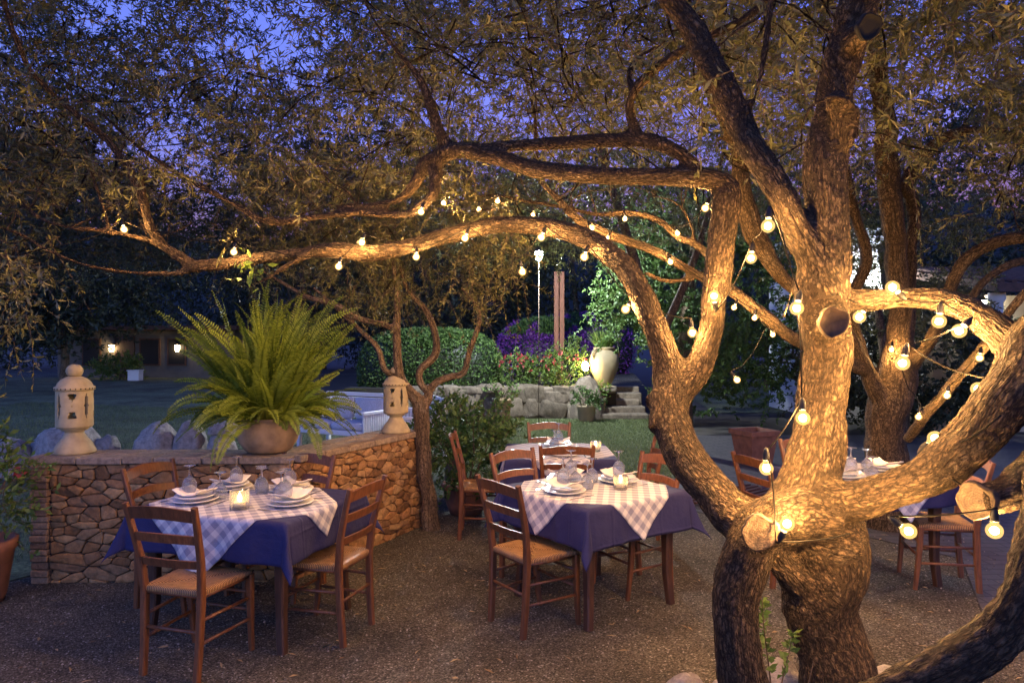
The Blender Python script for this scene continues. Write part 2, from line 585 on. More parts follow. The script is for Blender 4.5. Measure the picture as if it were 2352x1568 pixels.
# gravel terrace with an irregular back edge
gp = [(-9, -6), (9, -6), (9, 3.2)]
gp += [(2.95, 4.35), (3.6, 5.6), (2.9, 6.6), (1.9, 7.1), (1.6, 8.2), (.9, 8.7), (0, 8.9), (-.7, 8.2), (-1.0, 7.2), (-1.2, 5.6), (-3.6, 5.15), (-3.9, 4.6), (-9, 4.4)]
sheet('gravel_terrace', gp, .004, 'gravel')
sheet('lawn', [(-40, 4.4), (-9, 4.45), (-3.9, 4.65), (-3.6, 5.2), (-1.2, 5.62), (-1.0, 7.22), (-.7, 8.22), (0, 8.92), (.9, 8.72), (1.6, 8.25), (2.4, 9.3), (3.2, 12), (3.4, 15.75), (-1.5, 15.8), (-7, 18), (-12, 34), (-40, 34)], .008, 'lawn')
sheet('paved_path', [(1.62, 8.2), (1.92, 7.12), (2.92, 6.62), (3.62, 5.6), (2.97, 4.37), (9, 3.25), (14, 6), (14, 13), (3.4, 13), (2.6, 10.4)], .006, 'paving')
sheet('far_path', [(-40, 34.05), (-11, 34.05), (-7, 38), (-40, 38)], .006, 'gravel')
sheet('far_lawn', [(5, 17), (13, 17), (15, 27), (6, 27)], .010, 'lawn')
# hills behind everything
mb = MB()
N = 60
vs, fs = [], []
for i in range(N + 1):
    x = -420 + 840 * i / N
    h = 78 + 26 * mnoise.noise(Vector((x * .006, 1.7, 0))) + 10 * mnoise.noise(Vector((x * .03, 5, 0)))
    if x > 120: h += (x - 120) * .1
    vs += [(x, 330, -1), (x, 330 + 60, h * .55), (x, 330 + 150, h), (x, 330 + 420, -1)]
for i in range(N):
    for k in range(3): fs.append((i * 4 + k, (i + 1) * 4 + k, (i + 1) * 4 + k + 1, i * 4 + k + 1))
mb.add(vs, fs)
o = mb.build('hills', M['hill'], smooth=True); tag(o, kind='structure')

# ------------------------------------------------------------------- leaves
def quads_mesh(name, P, mats, mat_idx=None, tint=None, parent=None, smooth=False):
    """P: (n, 4, 3) corner array -> one mesh of n quads"""
    n = len(P)
    me = bpy.data.meshes.new(name)
    me.vertices.add(n * 4)
    me.vertices.foreach_set('co', np.ascontiguousarray(P, dtype=np.float32).reshape(-1))
    me.loops.add(n * 4)
    me.loops.foreach_set('vertex_index', np.arange(n * 4, dtype=np.int32))
    me.polygons.add(n)
    me.polygons.foreach_set('loop_start', np.arange(0, n * 4, 4, dtype=np.int32))
    for m in mats: me.materials.append(M[m])
    if mat_idx is not None: me.polygons.foreach_set('material_index', np.asarray(mat_idx, dtype=np.int32))
    me.update(calc_edges=True)
    me.validate()
    a = me.attributes.new('tint', 'FLOAT', 'POINT')
    tt = np.full(n, .5) if tint is None else tint
    a.data.foreach_set('value', np.repeat(tt, 4).astype(np.float32))
    o = link(name, me, parent)
    return o


def unit(a):
    return a / np.maximum(np.linalg.norm(a, axis=-1, keepdims=True), 1e-9)


def leaf_quads(base, d, length, width, fold=.25, side=None):
    """diamond leaves: base points, directions (n,3), lengths, widths"""
    n = len(base)
    r = RNG.normal(size=(n, 3)) if side is None else side
    s = unit(np.cross(d, r))
    up = np.cross(s, d)
    L = length[:, None]; W = width[:, None]
    mid = base + d * L * .48
    tip = base + d * L - up * L * .06
    a = mid + s * W * .5 + up * W * fold
    b = mid - s * W * .5 + up * W * fold
    return np.stack([base, a, tip, b], axis=1)


def sprays(centers, dirs, n_leaf, twig_len, leaf_len, leaf_w, droop=.25, spread=.75, twig_r=.003):
    """leafy twigs: returns quads, material index (0 leaf, 1 twig), tint"""
    n = len(centers)
    dirs = unit(dirs)
    L = twig_len * RNG.uniform(.6, 1.35, n)
    t = np.sort(RNG.uniform(.08, 1.0, (n, n_leaf)), axis=1)
    bend = unit(RNG.normal(size=(n, 3))) * .22
    bend[:, 2] -= droop
    pos = centers[:, None] + dirs[:, None] * (t * L[:, None])[..., None] + bend[:, None] * ((t ** 2) * L[:, None])[..., None]
    tang = unit(dirs[:, None] + 2 * bend[:, None] * t[..., None])
    rnd = unit(RNG.normal(size=(n, n_leaf, 3)))
    ld = unit(tang * (1 - spread * .55) + rnd * spread)
    k = n * n_leaf
    cl = RNG.uniform(0, 1, n)
    q = leaf_quads(pos.reshape(k, 3), ld.reshape(k, 3), leaf_len * RNG.uniform(.55, 1.25, k), leaf_w * RNG.uniform(.7, 1.3, k))
    tint = np.clip(np.repeat(cl, n_leaf) * .5 + RNG.uniform(0, .5, k), 0, 1)
    # twigs: three flat strips at 60 degrees would be heavy; use two crossed tapered strips
    tw = []
    seg = 4
    ts = np.linspace(0, 1, seg + 1)
    pp = centers[:, None] + dirs[:, None] * (ts[None] * L[:, None])[..., None] + bend[:, None] * ((ts[None] ** 2) * L[:, None])[..., None]
    s1 = unit(np.cross(dirs, RNG.normal(size=(n, 3))))
    s2 = unit(np.cross(dirs, s1))
    for s_ in (s1, s2):
        for i in range(seg):
            r0 = twig_r * (1 - .8 * ts[i]); r1 = twig_r * (1 - .8 * ts[i + 1])
            tw.append(np.stack([pp[:, i] - s_ * r0, pp[:, i] + s_ * r0, pp[:, i + 1] + s_ * r1, pp[:, i + 1] - s_ * r1], axis=1))
    tw = np.concatenate(tw)
    Q = np.concatenate([q, tw])
    mi = np.concatenate([np.zeros(k), np.ones(len(tw))])
    tn = np.concatenate([tint, np.full(len(tw), .5)])
    return Q, mi, tn


def crown(name, parent, batches, leaf='leaf_olive'):
    Q = np.concatenate([b[0] for b in batches]); mi = np.concatenate([b[1] for b in batches]); tn = np.concatenate([b[2] for b in batches])
    inv = parent.matrix_basis.inverted() if parent else None
    if parent:
        loc = np.array(parent.location)
        Q = Q - loc[None, None]
    return quads_mesh(name, Q, [leaf, 'twig'], mi, tn, parent)


# -------------------------------------------------------------------- trees
def spline(pts, step=.05):
    """Catmull-Rom through (x, y, z, r) points"""
    P = [np.array(p, float) for p in pts]
    P = [P[0] * 2 - P[1]] + P + [P[-1] * 2 - P[-2]]
    out = []
    for i in range(1, len(P) - 2):
        a, b, c, d = P[i - 1:i + 3]
        n = max(2, int(np.linalg.norm(c[:3] - b[:3]) / step))
        for k in range(n):
            u = k / n
            q = .5 * ((2 * b) + (-a + c) * u + (2 * a - 5 * b + 4 * c - d) * u * u + (-a + 3 * b - 3 * c + d) * u ** 3)
            q[3] = b[3] + (c[3] - b[3]) * u
            out.append(q)
    out.append(P[-2])
    return out


SLIM = [.83, .92]


def limb(*pts):
    """limb from picture points (vx, vy, width in picture px, distance)"""
    res = []
    for (vx, vy, w, y) in pts:
        p = at(vx, vy, y)
        res.append((p.x, p.y, p.z, w / 2 / FPX * y * (SLIM[0] if w > 34 else SLIM[1])))
    return res


def grow(name, limbs, origin, mat, parent, voxel=.014, knob=.06, thin=.012, smooth_it=3, tips=True):
    """one continuous tree body: limbs swept as tubes, fused by a voxel remesh, with the bark attribute"""
    mb = MB()
    samples = []
    tubes = []
    for li, L in enumerate(limbs):
        r_min = min(p[3] for p in L)
        sp = spline(L, max(.03, min(.08, r_min * 1.2)))
        pts, rad = [], []
        for k, q in enumerate(sp):
            nz = mnoise.noise(Vector((q[0] * 4, q[1] * 4, q[2] * 4 + li * 7))) + .5 * mnoise.noise(Vector((q[0] * 11, q[1] * 11, q[2] * 11 + li)))
            jit = Vector((mnoise.noise(Vector((q[2] * 5, li, q[0] * 5))), mnoise.noise(Vector((li, q[0] * 5, q[2] * 5 + 3))), 0)) * q[3] * .22
            pts.append(Vector(q[:3]) + jit - origin)
            rad.append(max(q[3] * (1 + knob * 1.6 * nz), .003))
        tubes.append((pts, rad))
        arc = 0
        for k, p in enumerate(pts):
            if k: arc += (p - pts[k - 1]).length
            tg = (pts[min(k + 1, len(pts) - 1)] - pts[max(k - 1, 0)]).normalized()
            samples.append((p, tg, arc + li * 3.7))
    thick = MB(); fine = MB()
    for pts, rad in tubes:
        if max(rad) > thin: thick.tube(pts, rad, 14)
        else: fine.tube(pts, rad, 6)
    me = bpy.data.meshes.new(name)
    me.from_pydata(thick.v, [], thick.f)
    o = link(name, me, None)
    rm = o.modifiers.new('r', 'REMESH'); rm.mode = 'VOXEL'; rm.voxel_size = voxel
    sm = o.modifiers.new('s', 'SMOOTH'); sm.factor = .5; sm.iterations = smooth_it
    dg = bpy.context.evaluated_depsgraph_get()
    me2 = bpy.data.meshes.new_from_object(o.evaluated_get(dg))
    o.modifiers.clear()
    if fine.v:
        bm = bmesh.new(); bm.from_mesh(me2)
        tmp = bpy.data.meshes.new('t'); tmp.from_pydata(fine.v, [], fine.f)
        bm.from_mesh(tmp); bm.to_mesh(me2); bm.free()
    o.data = me2
    me2.name = name
    me2.polygons.foreach_set('use_smooth', [True] * len(me2.polygons))
    # bark coordinates
    kd = kdtree.KDTree(len(samples))
    for i, s_ in enumerate(samples): kd.insert(s_[0], i)
    kd.balance()
    n = len(me2.vertices)
    co = np.empty(n * 3, np.float32); me2.vertices.foreach_get('co', co); co = co.reshape(-1, 3)
    idx = np.array([kd.find(Vector(c))[1] for c in co])
    sp_ = np.array([tuple(s_[0]) for s_ in samples]); st = np.array([tuple(s_[1]) for s_ in samples]); sa = np.array([s_[2] for s_ in samples])
    off = co - sp_[idx]; tg = st[idx]
    al = (off * tg).sum(1)
    perp = off - al[:, None] * tg
    # frame that depends smoothly on the tangent
    ref = np.where(np.abs(tg[:, 1:2]) < .85, np.array([[0, 1, 0]]), np.array([[1, 0, 0]]))
    u = unit(np.cross(tg, ref)); w = np.cross(u, tg)
    bk = np.stack([(perp * u).sum(1), (perp * w).sum(1), (sa[idx] + al) * .45], axis=1)
    a = me2.attributes.new('bark', 'FLOAT_VECTOR', 'POINT')
    a.data.foreach_set('vector', bk.astype(np.float32).reshape(-1))
    me2.materials.append(M[mat])
    o.parent = parent
    bpy.data.meshes.remove(me)
    return o


def disc_part(name, parent, center, normal, r, mat='cut_wood', thick=.012, rim='bark_limb'):
    """a sawn limb end: an uneven disc with a raised rim"""
    mb = MB()
    n = 26
    ring = [r * (1 + .26 * mnoise.noise(Vector((math.cos(2 * PI * k / n) * 1.1, math.sin(2 * PI * k / n) * 1.1, r * 30))) + .06 * mnoise.noise(Vector((math.cos(2 * PI * k / n) * 4, math.sin(2 * PI * k / n) * 4, r * 50)))) for k in range(n)]
    vs = []
    for zz, f in ((-thick, 1.0), (thick * .6, 1.0), (thick, .93), (thick * .4, .84), (thick * .35, .4)):
        for k in range(n):
            a = 2 * PI * k / n
            vs.append((ring[k] * f * math.cos(a), ring[k] * f * math.sin(a), zz))
    fs = []
    for i in range(4):
        for k in range(n):
            j = (k + 1) % n
            fs.append((i * n + k, i * n + j, (i + 1) * n + j, (i + 1) * n + k))
    fs.append(tuple(range(4 * n, 5 * n))); fs.append(tuple(range(n))[::-1])
    mb.add(vs, fs)
    o = mb.build(name, M[mat], parent, smooth=True)
    o.rotation_mode = 'QUATERNION'
    o.rotation_quaternion = Vector(normal).to_track_quat('Z', 'Y')
    o.location = Vector(center) - Vector(parent.location)
    return o



# ---- the big olive in front
o0 = at(1890, 1720, 2.85); o0.z = 0
main = empty('olive_tree', o0, 0, 'big gnarled olive tree in front with twin trunk legs and glowing bulbs on its limbs', 'tree', 'olive trees over the terrace')
ML = [
    # right leg, junction and the upright stem
    limb((1965, 1850, 260, 2.85), (1955, 1780, 220, 2.85), (1932, 1620, 200, 2.85), (1908, 1500, 208, 2.85), (1893, 1400, 216, 2.85), (1893, 1320, 226, 2.83), (1885, 1230, 250, 2.80), (1858, 1140, 195, 2.80), (1868, 1050, 160, 2.82), (1890, 950, 134, 2.84), (1895, 840, 138, 2.84), (1888, 720, 150, 2.82), (1888, 620, 156, 2.82), (1892, 520, 125, 2.84), (1898, 400, 118, 2.86), (1908, 290, 112, 2.86), (1918, 200, 100, 2.84), (1950, 90, 118, 2.80), (1992, -40, 130, 2.72), (2040, -220, 120, 2.6), (2120, -480, 90, 2.5)),
    # left leg
    limb((1755, 1860, 210, 2.72), (1745, 1780, 180, 2.72), (1730, 1620, 146, 2.72), (1694, 1500, 134, 2.70), (1690, 1400, 134, 2.70), (1698, 1300, 142, 2.70), (1745, 1215, 140, 2.70), (1835, 1180, 180, 2.76)),
    limb((1745, 1215, 140, 2.70), (1775, 1275, 80, 2.74), (1850, 1340, 110, 2.80)),
    # shoulder bulge at the junction
    limb((1760, 1190, 120, 2.66), (1830, 1180, 170, 2.68), (1910, 1190, 150, 2.70)),
    limb((1800, 1150, 110, 2.75), (1850, 1060, 120, 2.78), (1880, 960, 110, 2.82)),
    # left stem of the upper fork
    limb((1890, 660, 100, 2.82), (1850, 560, 88, 2.80), (1803, 470, 84, 2.82), (1755, 385, 82, 2.9), (1700, 290, 86, 3.0), (1655, 190, 80, 3.05), (1590, 70, 76, 3.1), (1520, -40, 70, 3.1), (1440, -160, 60, 3.1)),
    # low limb to the left
    limb((1790, 1205, 150, 2.74), (1700, 1190, 128, 2.80), (1625, 1110, 122, 2.95), (1565, 1040, 112, 3.12), (1535, 955, 105, 3.28), (1540, 890, 118, 3.36), (1530, 820, 88, 3.4), (1500, 745, 78, 3.45), (1468, 670, 76, 3.55), (1420, 600, 70, 3.7), (1350, 550, 62, 3.9), (1260, 522, 56, 4.05), (1150, 516, 52, 4.2), (1040, 538, 50, 4.3), (930, 568, 48, 4.38), (850, 582, 50, 4.42), (770, 574, 48, 4.45), (690, 582, 36, 4.5), (600, 592, 32, 4.55), (510, 606, 34, 4.6), (440, 612, 38, 4.62)),
    # its second stem and the long high limb
    limb((1545, 905, 110, 3.36), (1600, 850, 92, 3.38), (1632, 770, 74, 3.4), (1640, 690, 76, 3.42), (1655, 580, 80, 3.45), (1668, 480, 88, 3.48), (1660, 425, 74, 3.5), (1590, 408, 58, 3.55), (1480, 406, 55, 3.62), (1350, 402, 56, 3.75), (1230, 388, 52, 3.9), (1140, 362, 50, 4.0), (1050, 345, 52, 4.1), (985, 372, 52, 4.18), (950, 425, 38, 4.22), (905, 462, 22, 4.26), (820, 470, 11, 4.4), (740, 470, 9, 4.5)),
    limb((1545, 900, 90, 3.36), (1520, 940, 105, 3.30)),
    limb((1005, 370, 44, 4.18), (1000, 420, 34, 4.15), (990, 455, 32, 4.12), (960, 480, 30, 4.15), (925, 493, 24, 4.25), (830, 488, 22, 4.4), (740, 496, 22, 4.5), (660, 508, 24, 4.6), (600, 504, 22, 4.65), (540, 470, 19, 4.7), (470, 432, 19, 4.75), (390, 388, 17, 4.8), (320, 338, 15, 4.8), (265, 290, 13, 4.8), (190, 225, 11, 4.8), (120, 160, 9, 4.8)),
    limb((1600, 388, 46, 3.55), (1535, 338, 48, 3.6), (1470, 322, 50, 3.7), (1350, 325, 44, 3.85), (1220, 332, 40, 4.0), (1120, 342, 38, 4.1), (1050, 348, 40, 4.15)),
    limb((1030, 338, 40, 4.12), (1000, 285, 36, 4.1), (985, 235, 32, 4.1), (960, 175, 22, 4.1), (905, 110, 16, 4.05), (850, 30, 12, 4.0), (800, -90, 9, 4)),
    limb((1468, 318, 42, 3.7), (1448, 262, 36, 3.7), (1455, 215, 32, 3.65), (1500, 165, 29, 3.6), (1570, 115, 28, 3.5), (1660, 70, 26, 3.4), (1740, 20, 24, 3.3), (1830, -80, 20, 3.2)),
    limb((1455, 212, 26, 3.66), (1445, 170, 20, 3.7), (1470, 130, 15, 3.7), (1530, 90, 12, 3.7), (1500, 20, 9, 3.7), (1470, -60, 7, 3.7)),
    # branches at the far left end
    limb((445, 610, 34, 4.62), (385, 570, 26, 4.62), (345, 520, 26, 4.6), (330, 460, 27, 4.6), (300, 395, 24, 4.6), (245, 320, 22, 4.6), (190, 275, 20, 4.55), (130, 225, 18, 4.5), (70, 160, 17, 4.4), (30, 70, 20, 4.3), (-10, -60, 16, 4.2)),
    limb((450, 614, 26, 4.62), (400, 628, 17, 4.62), (300, 626, 14, 4.6), (200, 610, 13, 4.55), (110, 575, 13, 4.5), (50, 540, 12, 4.45), (-20, 515, 10, 4.4)),
    limb((420, 596, 24, 4.62), (340, 552, 19, 4.65), (250, 532, 18, 4.65), (160, 522, 15, 4.6), (90, 500, 14, 4.6), (40, 455, 12, 4.6), (-20, 435, 11, 4.6)),
    limb((255, 533, 15, 4.65), (235, 470, 14, 4.65), (212, 400, 12, 4.65), (195, 340, 10, 4.6), (150, 300, 8, 4.6), (60, 255, 6, 4.6)),
    limb((720, 580, 24, 4.47), (660, 610, 16, 4.4), (610, 640, 12, 4.35), (572, 656, 9, 4.3)),
    limb((640, 512, 9, 4.6), (620, 495, 8, 4.6), (608, 470, 7, 4.6), (650, 430, 6, 4.6), (700, 380, 5, 4.6)),
    limb((335, 440, 10, 4.6), (320, 380, 9, 4.55), (330, 300, 7, 4.5), (330, 230, 6, 4.5)),
    # limbs to the right
    limb((1900, 690, 110, 2.84), (1960, 690, 68, 2.84), (2050, 686, 64, 2.82), (2130, 684, 68, 2.78), (2200, 700, 78, 2.72), (2265, 740, 92, 2.65), (2330, 790, 110, 2.55), (2400, 860, 130, 2.45)),
    limb((1860, 1150, 150, 2.74), (1960, 1150, 118, 2.66), (2060, 1122, 118, 2.58), (2150, 1082, 125, 2.5), (2232, 1010, 140, 2.44), (2305, 915, 165, 2.4), (2385, 805, 185, 2.4), (2480, 690, 180, 2.4), (2600, 520, 150, 2.4), (2730, 250, 120, 2.45), (2800, -100, 90, 2.5), (2900, -600, 50, 2.6)),
    limb((2460, 1020, 130, 2.36), (2390, 1080, 128, 2.36), (2320, 1130, 118, 2.35), (2245, 1152, 112, 2.34)),
    limb((1905, 2420, 120, 2.15), (1885, 2050, 150, 1.85), (1960, 1690, 150, 1.62), (2080, 1590, 140, 1.58), (2190, 1530, 140, 1.56), (2290, 1455, 138, 1.55), (2360, 1340, 132, 1.55), (2410, 1180, 136, 1.7), (2440, 1040, 140, 2.05), (2470, 880, 140, 2.32), (2490, 740, 130, 2.4)),
    # the pale arch that hugs the upright stem, and dead sticks
    limb((1838, 335, 10, 2.72), (1846, 275, 16, 2.70), (1872, 238, 17, 2.68), (1912, 222, 20, 2.66), (1950, 236, 22, 2.68), (1972, 272, 21, 2.70), (1968, 320, 14, 2.72), (1955, 372, 5, 2.74)),
    limb((1774, -20, 24, 2.9), (1765, 60, 23, 2.92), (1752, 150, 21, 2.94), (1732, 230, 16, 2.96), (1716, 290, 7, 2.98)),
    limb((1842, 310, 8, 2.72), (1838, 380, 9, 2.74), (1834, 442, 8, 2.76)),
    limb((1826, 640, 10, 2.70), (1812, 690, 9, 2.69), (1800, 728, 7, 2.68)),
    limb((1944, 340, 60, 2.8), (1930, 270, 70, 2.75), (1915, 215, 60, 2.7)),
    # cut stub left of the junction, cut stub on the stem, cut stub overhead
    limb((1790, 1210, 100, 2.70), (1748, 1222, 84, 2.58)),
    limb((1905, 745, 92, 2.80), (1912, 742, 76, 2.64)),
    limb((1950, 100, 80, 2.76), (1992, 62, 62, 2.60)),
    # bole on the left stem
    limb((1515, 900, 60, 3.30), (1510, 990, 62, 3.2)),
]


def branchlets(limbs, n, seed, rmin, lo, length=(.7, 1.7), r0=.009):
    """thin crooked side branches that climb from the limbs into the crown"""
    rn = random.Random(seed)
    pool = []
    for L in limbs:
        for q in spline(L, .1):
            if q[3] > rmin and lo(q): pool.append(q)
    out = []
    for i in range(n):
        q = rn.choice(pool)
        p = Vector(q[:3])
        d = Vector((rn.uniform(-1, 1), rn.uniform(-.25, 1), rn.uniform(.35, 1.2))).normalized()
        L = rn.uniform(*length); k = 9
        r = r0 * rn.uniform(.6, 1.25)
        pts = []
        for j in range(k + 1):
            pts.append((p.x, p.y, p.z, max(.0022, r * (1 - .8 * j / k))))
            if j in (3, 5, 7) and rn.random() < .8:
                pp = p.copy(); dd = (d + Vector((rn.uniform(-1, 1), rn.uniform(-.6, .8), rn.uniform(-.5, .6)))).normalized()
                tw = []
                for m in range(6):
                    tw.append((pp.x, pp.y, pp.z, max(.0018, r * .55 * (1 - .8 * m / 5))))
                    dd = (dd + Vector((rn.uniform(-.4, .4), rn.uniform(-.4, .4), rn.uniform(-.35, .3)))).normalized()
                    pp = pp + dd * L * .09
                out.append(tw)
            d = (d + Vector((rn.uniform(-.5, .5), rn.uniform(-.4, .45), rn.uniform(-.4, .35)))).normalized()
            p = p + d * L / k
        out.append(pts)
    return out


ML += branchlets(ML[:26], 95, 5, .012, lambda q: q[2] > 2.35)
trunk = grow('trunk', ML, o0, 'bark_main', main, voxel=.013, knob=.07)
disc_part('cut_limb_end', main, at(1746, 1223, 2.572), (-.35, -.9, .0), .068)
disc_part('cut_limb_end', main, at(1912, 741, 2.632), (.02, -1, 0), .060, 'old_cut')
disc_part('cut_limb_end', main, at(1993, 60, 2.592), (.15, -.85, -.35), .050, 'hole_shade')  # hollow end: its inner shade is painted as a black disc
disc_part('cut_limb_end', main, at(2243, 1151, 2.335), (-.85, -.45, -.12), .066)


def clear_below(vx):
    """how far down the foliage hangs, as picture rows"""
    xs = [-900, 0, 60, 140, 300, 520, 800, 1000, 1200, 1400, 1650, 1760, 1950, 2100, 2352, 3300]
    ys = [800, 700, 620, 500, 500, 520, 500, 430, 300, 330, 300, 310, 330, 400, 420, 520]
    return np.interp(vx, xs, ys)


def place(n, lo, hi, keep):
    """random points of a box that pass a density test"""
    out = []
    while sum(len(a) for a in out) < n:
        p = RNG.uniform(lo, hi, (n * 2, 3))
        vx = CX + p[:, 0] / p[:, 1] * FPX
        vy = CY - (p[:, 2] - EYE) / p[:, 1] * FPX
        out.append(p[RNG.uniform(0, 1, len(p)) < keep(p, vx, vy)])
    return np.concatenate(out)[:n]


def patches(p, scale, seed, lo=.35, hi=.62):
    """clumpy 0..1 density"""
    v = np.array([mnoise.noise(Vector((a[0] * scale + seed, a[1] * scale, a[2] * scale))) for a in p]) * .5 + .5
    return np.clip((v - lo) / (hi - lo), 0, 1)


def keep_main(p, vx, vy):
    lim = clear_below(vx)
    k = (vy < lim).astype(float) * np.clip((lim - vy) / 120, .2, 1)
    gap = np.exp(-(((vx - 650) / 110) ** 2 + ((vy - 70) / 110) ** 2)) + np.exp(-(((vx - 230) / 90) ** 2 + ((vy - 20) / 60) ** 2)) + .8 * np.exp(-(((vx - 370) / 90) ** 2 + ((vy - 320) / 90) ** 2)) + .75 * np.exp(-(((vx - 2200) / 130) ** 2 + ((vy - 260) / 120) ** 2)) + .5 * np.exp(-(((vx - 1100) / 130) ** 2 + ((vy - 230) / 90) ** 2)) + .5 * np.exp(-(((vx - 1960) / 60) ** 2 + ((vy - 250) / 120) ** 2))
    front = np.interp(vx, [-400, 0, 1000, 1400, 1700, 2400], [4.5, 4.45, 4.2, 3.6, 3.1, 2.95])
    k = k * np.where(p[:, 1] > front, 1, .045)
    return k * np.clip(1 - 1.3 * gap, 0, 1) * (.05 + .95 * patches(p, 1.7, 3, .40, .58))


c1 = place(9400, (-5.4, 2.5, 2.7), (5.2, 6.8, 6.2), keep_main)
d1 = RNG.normal(size=(len(c1), 3)); d1[:, 2] *= .6
nr = c1[:, 1] < 3.7
cl = place(50, (-4.0, 3.9, 1.6), (-2.6, 5.0, 3.2), lambda p, vx, vy: ((vx > -120) & (vx < np.interp(vy, [540, 640, 720, 800], [150, 110, 70, 30])) & (vy > 540) & (vy < 750)).astype(float) * (.15 + .85 * patches(p, 3, 5)))
dl = RNG.normal(size=(len(cl), 3)); dl[:, 2] -= .6
crown('crown', main, [sprays(cl, dl, 24, .34, .064, .014, droop=.5), sprays(c1[nr], d1[nr], 20, .34, .072, .015), sprays(c1[~nr], d1[~nr], 25, .38, .064, .0135)])

# ---- the olive behind the right table
o2 = at(2040, 1150, 6.6); o2.z = 0
tree2 = empty('olive_tree', o2, 0, 'olive tree behind the right hand table, forking low into several slim stems', 'tree', 'olive trees over the terrace')
TL = [
    limb((2035, 1225, 150, 6.6), (2038, 1120, 118, 6.6), (2035, 1020, 105, 6.6), (2042, 930, 112, 6.6), (2058, 860, 110, 6.6), (2066, 780, 68, 6.6), (2064, 690, 62, 6.6), (2058, 580, 60, 6.55), (2048, 480, 62, 6.5), (2040, 380, 64, 6.5), (2030, 260, 56, 6.4), (2010, 120, 46, 6.3), (1990, -40, 40, 6.2), (1960, -250, 26, 6.0)),
    limb((2060, 870, 70, 6.62), (2084, 780, 36, 6.65), (2088, 680, 36, 6.7), (2092, 560, 36, 6.7), (2100, 470, 38, 6.7), (2062, 420, 40, 6.6)),
    limb((2068, 440, 44, 6.6), (2110, 380, 36, 6.6), (2150, 330, 32, 6.5), (2200, 305, 26, 6.4), (2280, 300, 20, 6.3), (2400, 330, 14, 6.2)),
    limb((2030, 930, 70, 6.6), (1990, 850, 42, 6.4), (1950, 770, 36, 6.2), (1880, 700, 36, 6.0), (1800, 640, 40, 5.8), (1745, 560, 56, 5.6), (1715, 480, 60, 5.5), (1700, 420, 54, 5.4), (1690, 330, 40, 5.4), (1640, 230, 30, 5.3), (1600, 120, 22, 5.2), (1560, -40, 16, 5)),
    limb((1985, 850, 36, 6.4), (1900, 815, 34, 6.1), (1820, 775, 38, 5.8), (1750, 720, 34, 5.6), (1680, 668, 34, 5.5), (1590, 625, 24, 5.4), (1500, 575, 26, 5.3), (1400, 540, 26, 5.3), (1330, 505, 24, 5.3), (1280, 455, 20, 5.3), (1240, 410, 15, 5.3), (1232, 340, 13, 5.3), (1225, 250, 12, 5.3), (1190, 140, 9, 5.3), (1150, 20, 7, 5.3)),
    limb((1680, 660, 22, 5.5), (1610, 570, 22, 5.5), (1560, 545, 20, 5.5), (1510, 505, 17, 5.6), (1450, 490, 17, 5.7), (1370, 492, 14, 5.8), (1290, 475, 12, 6), (1210, 462, 12, 6.2), (1130, 448, 10, 6.4), (1060, 462, 8, 6.5), (1000, 480, 6, 6.6)),
    limb((1600, 565, 12, 5.5), (1580, 500, 10, 5.5), (1545, 462, 9, 5.5), (1470, 445, 7, 5.6), (1400, 430, 6, 5.7)),
    limb((1590, 640, 16, 5.4), (1530, 645, 15, 5.4), (1480, 625, 13, 5.4)),
    limb((2075, 860, 56, 6.6), (2120, 805, 36, 6.4), (2160, 740, 32, 6.2), (2185, 660, 32, 6.1), (2215, 600, 32, 6.0), (2280, 560, 34, 5.9), (2360, 545, 34, 5.8), (2460, 560, 28, 5.6)),
    limb((2225, 690, 22, 5.2), (2262, 645, 22, 5.2), (2310, 612, 22, 5.2), (2380, 590, 20, 5.2)),
    limb((2085, 1010, 26, 5.9), (2130, 950, 28, 5.6), (2180, 890, 30, 5.3), (2225, 840, 30, 5.0), (2260, 795, 28, 4.8), (2330, 700, 24, 4.6), (2420, 600, 20, 4.4)),
    limb((2020, 900, 40, 6.6), (1975, 800, 32, 6.9), (1955, 700, 30, 7.0), (1990, 590, 30, 7.0), (1960, 480, 28, 7.0), (1930, 330, 22, 7)),
]
TL += branchlets(TL, 50, 6, .012, lambda q: q[2] > 2.6, (.8, 1.9), .011)
grow('trunk', TL, o2, 'bark_limb', tree2, voxel=.018, knob=.06)


def keep_two(p, vx, vy):
    lim = np.interp(vx, [1000, 1250, 1500, 1900, 2100, 2200, 2352, 2900], [470, 455, 420, 440, 460, 520, 560, 700])
    k = (vy < lim).astype(float) * np.clip((lim - vy) / 150, .15, 1)
    gap = .7 * np.exp(-(((vx - 2230) / 90) ** 2 + ((vy - 330) / 90) ** 2))
    return k * np.clip(1 - gap, 0, 1) * (.06 + .94 * patches(p, 1.4, 9, .40, .58))


c2 = place(3000, (-1, 5.0, 2.6), (6.5, 8.6, 6.6), keep_two)
d2 = RNG.normal(size=(len(c2), 3)); d2[:, 2] *= .6
crown('crown', tree2, [sprays(c2, d2, 24, .38, .062, .0135)])

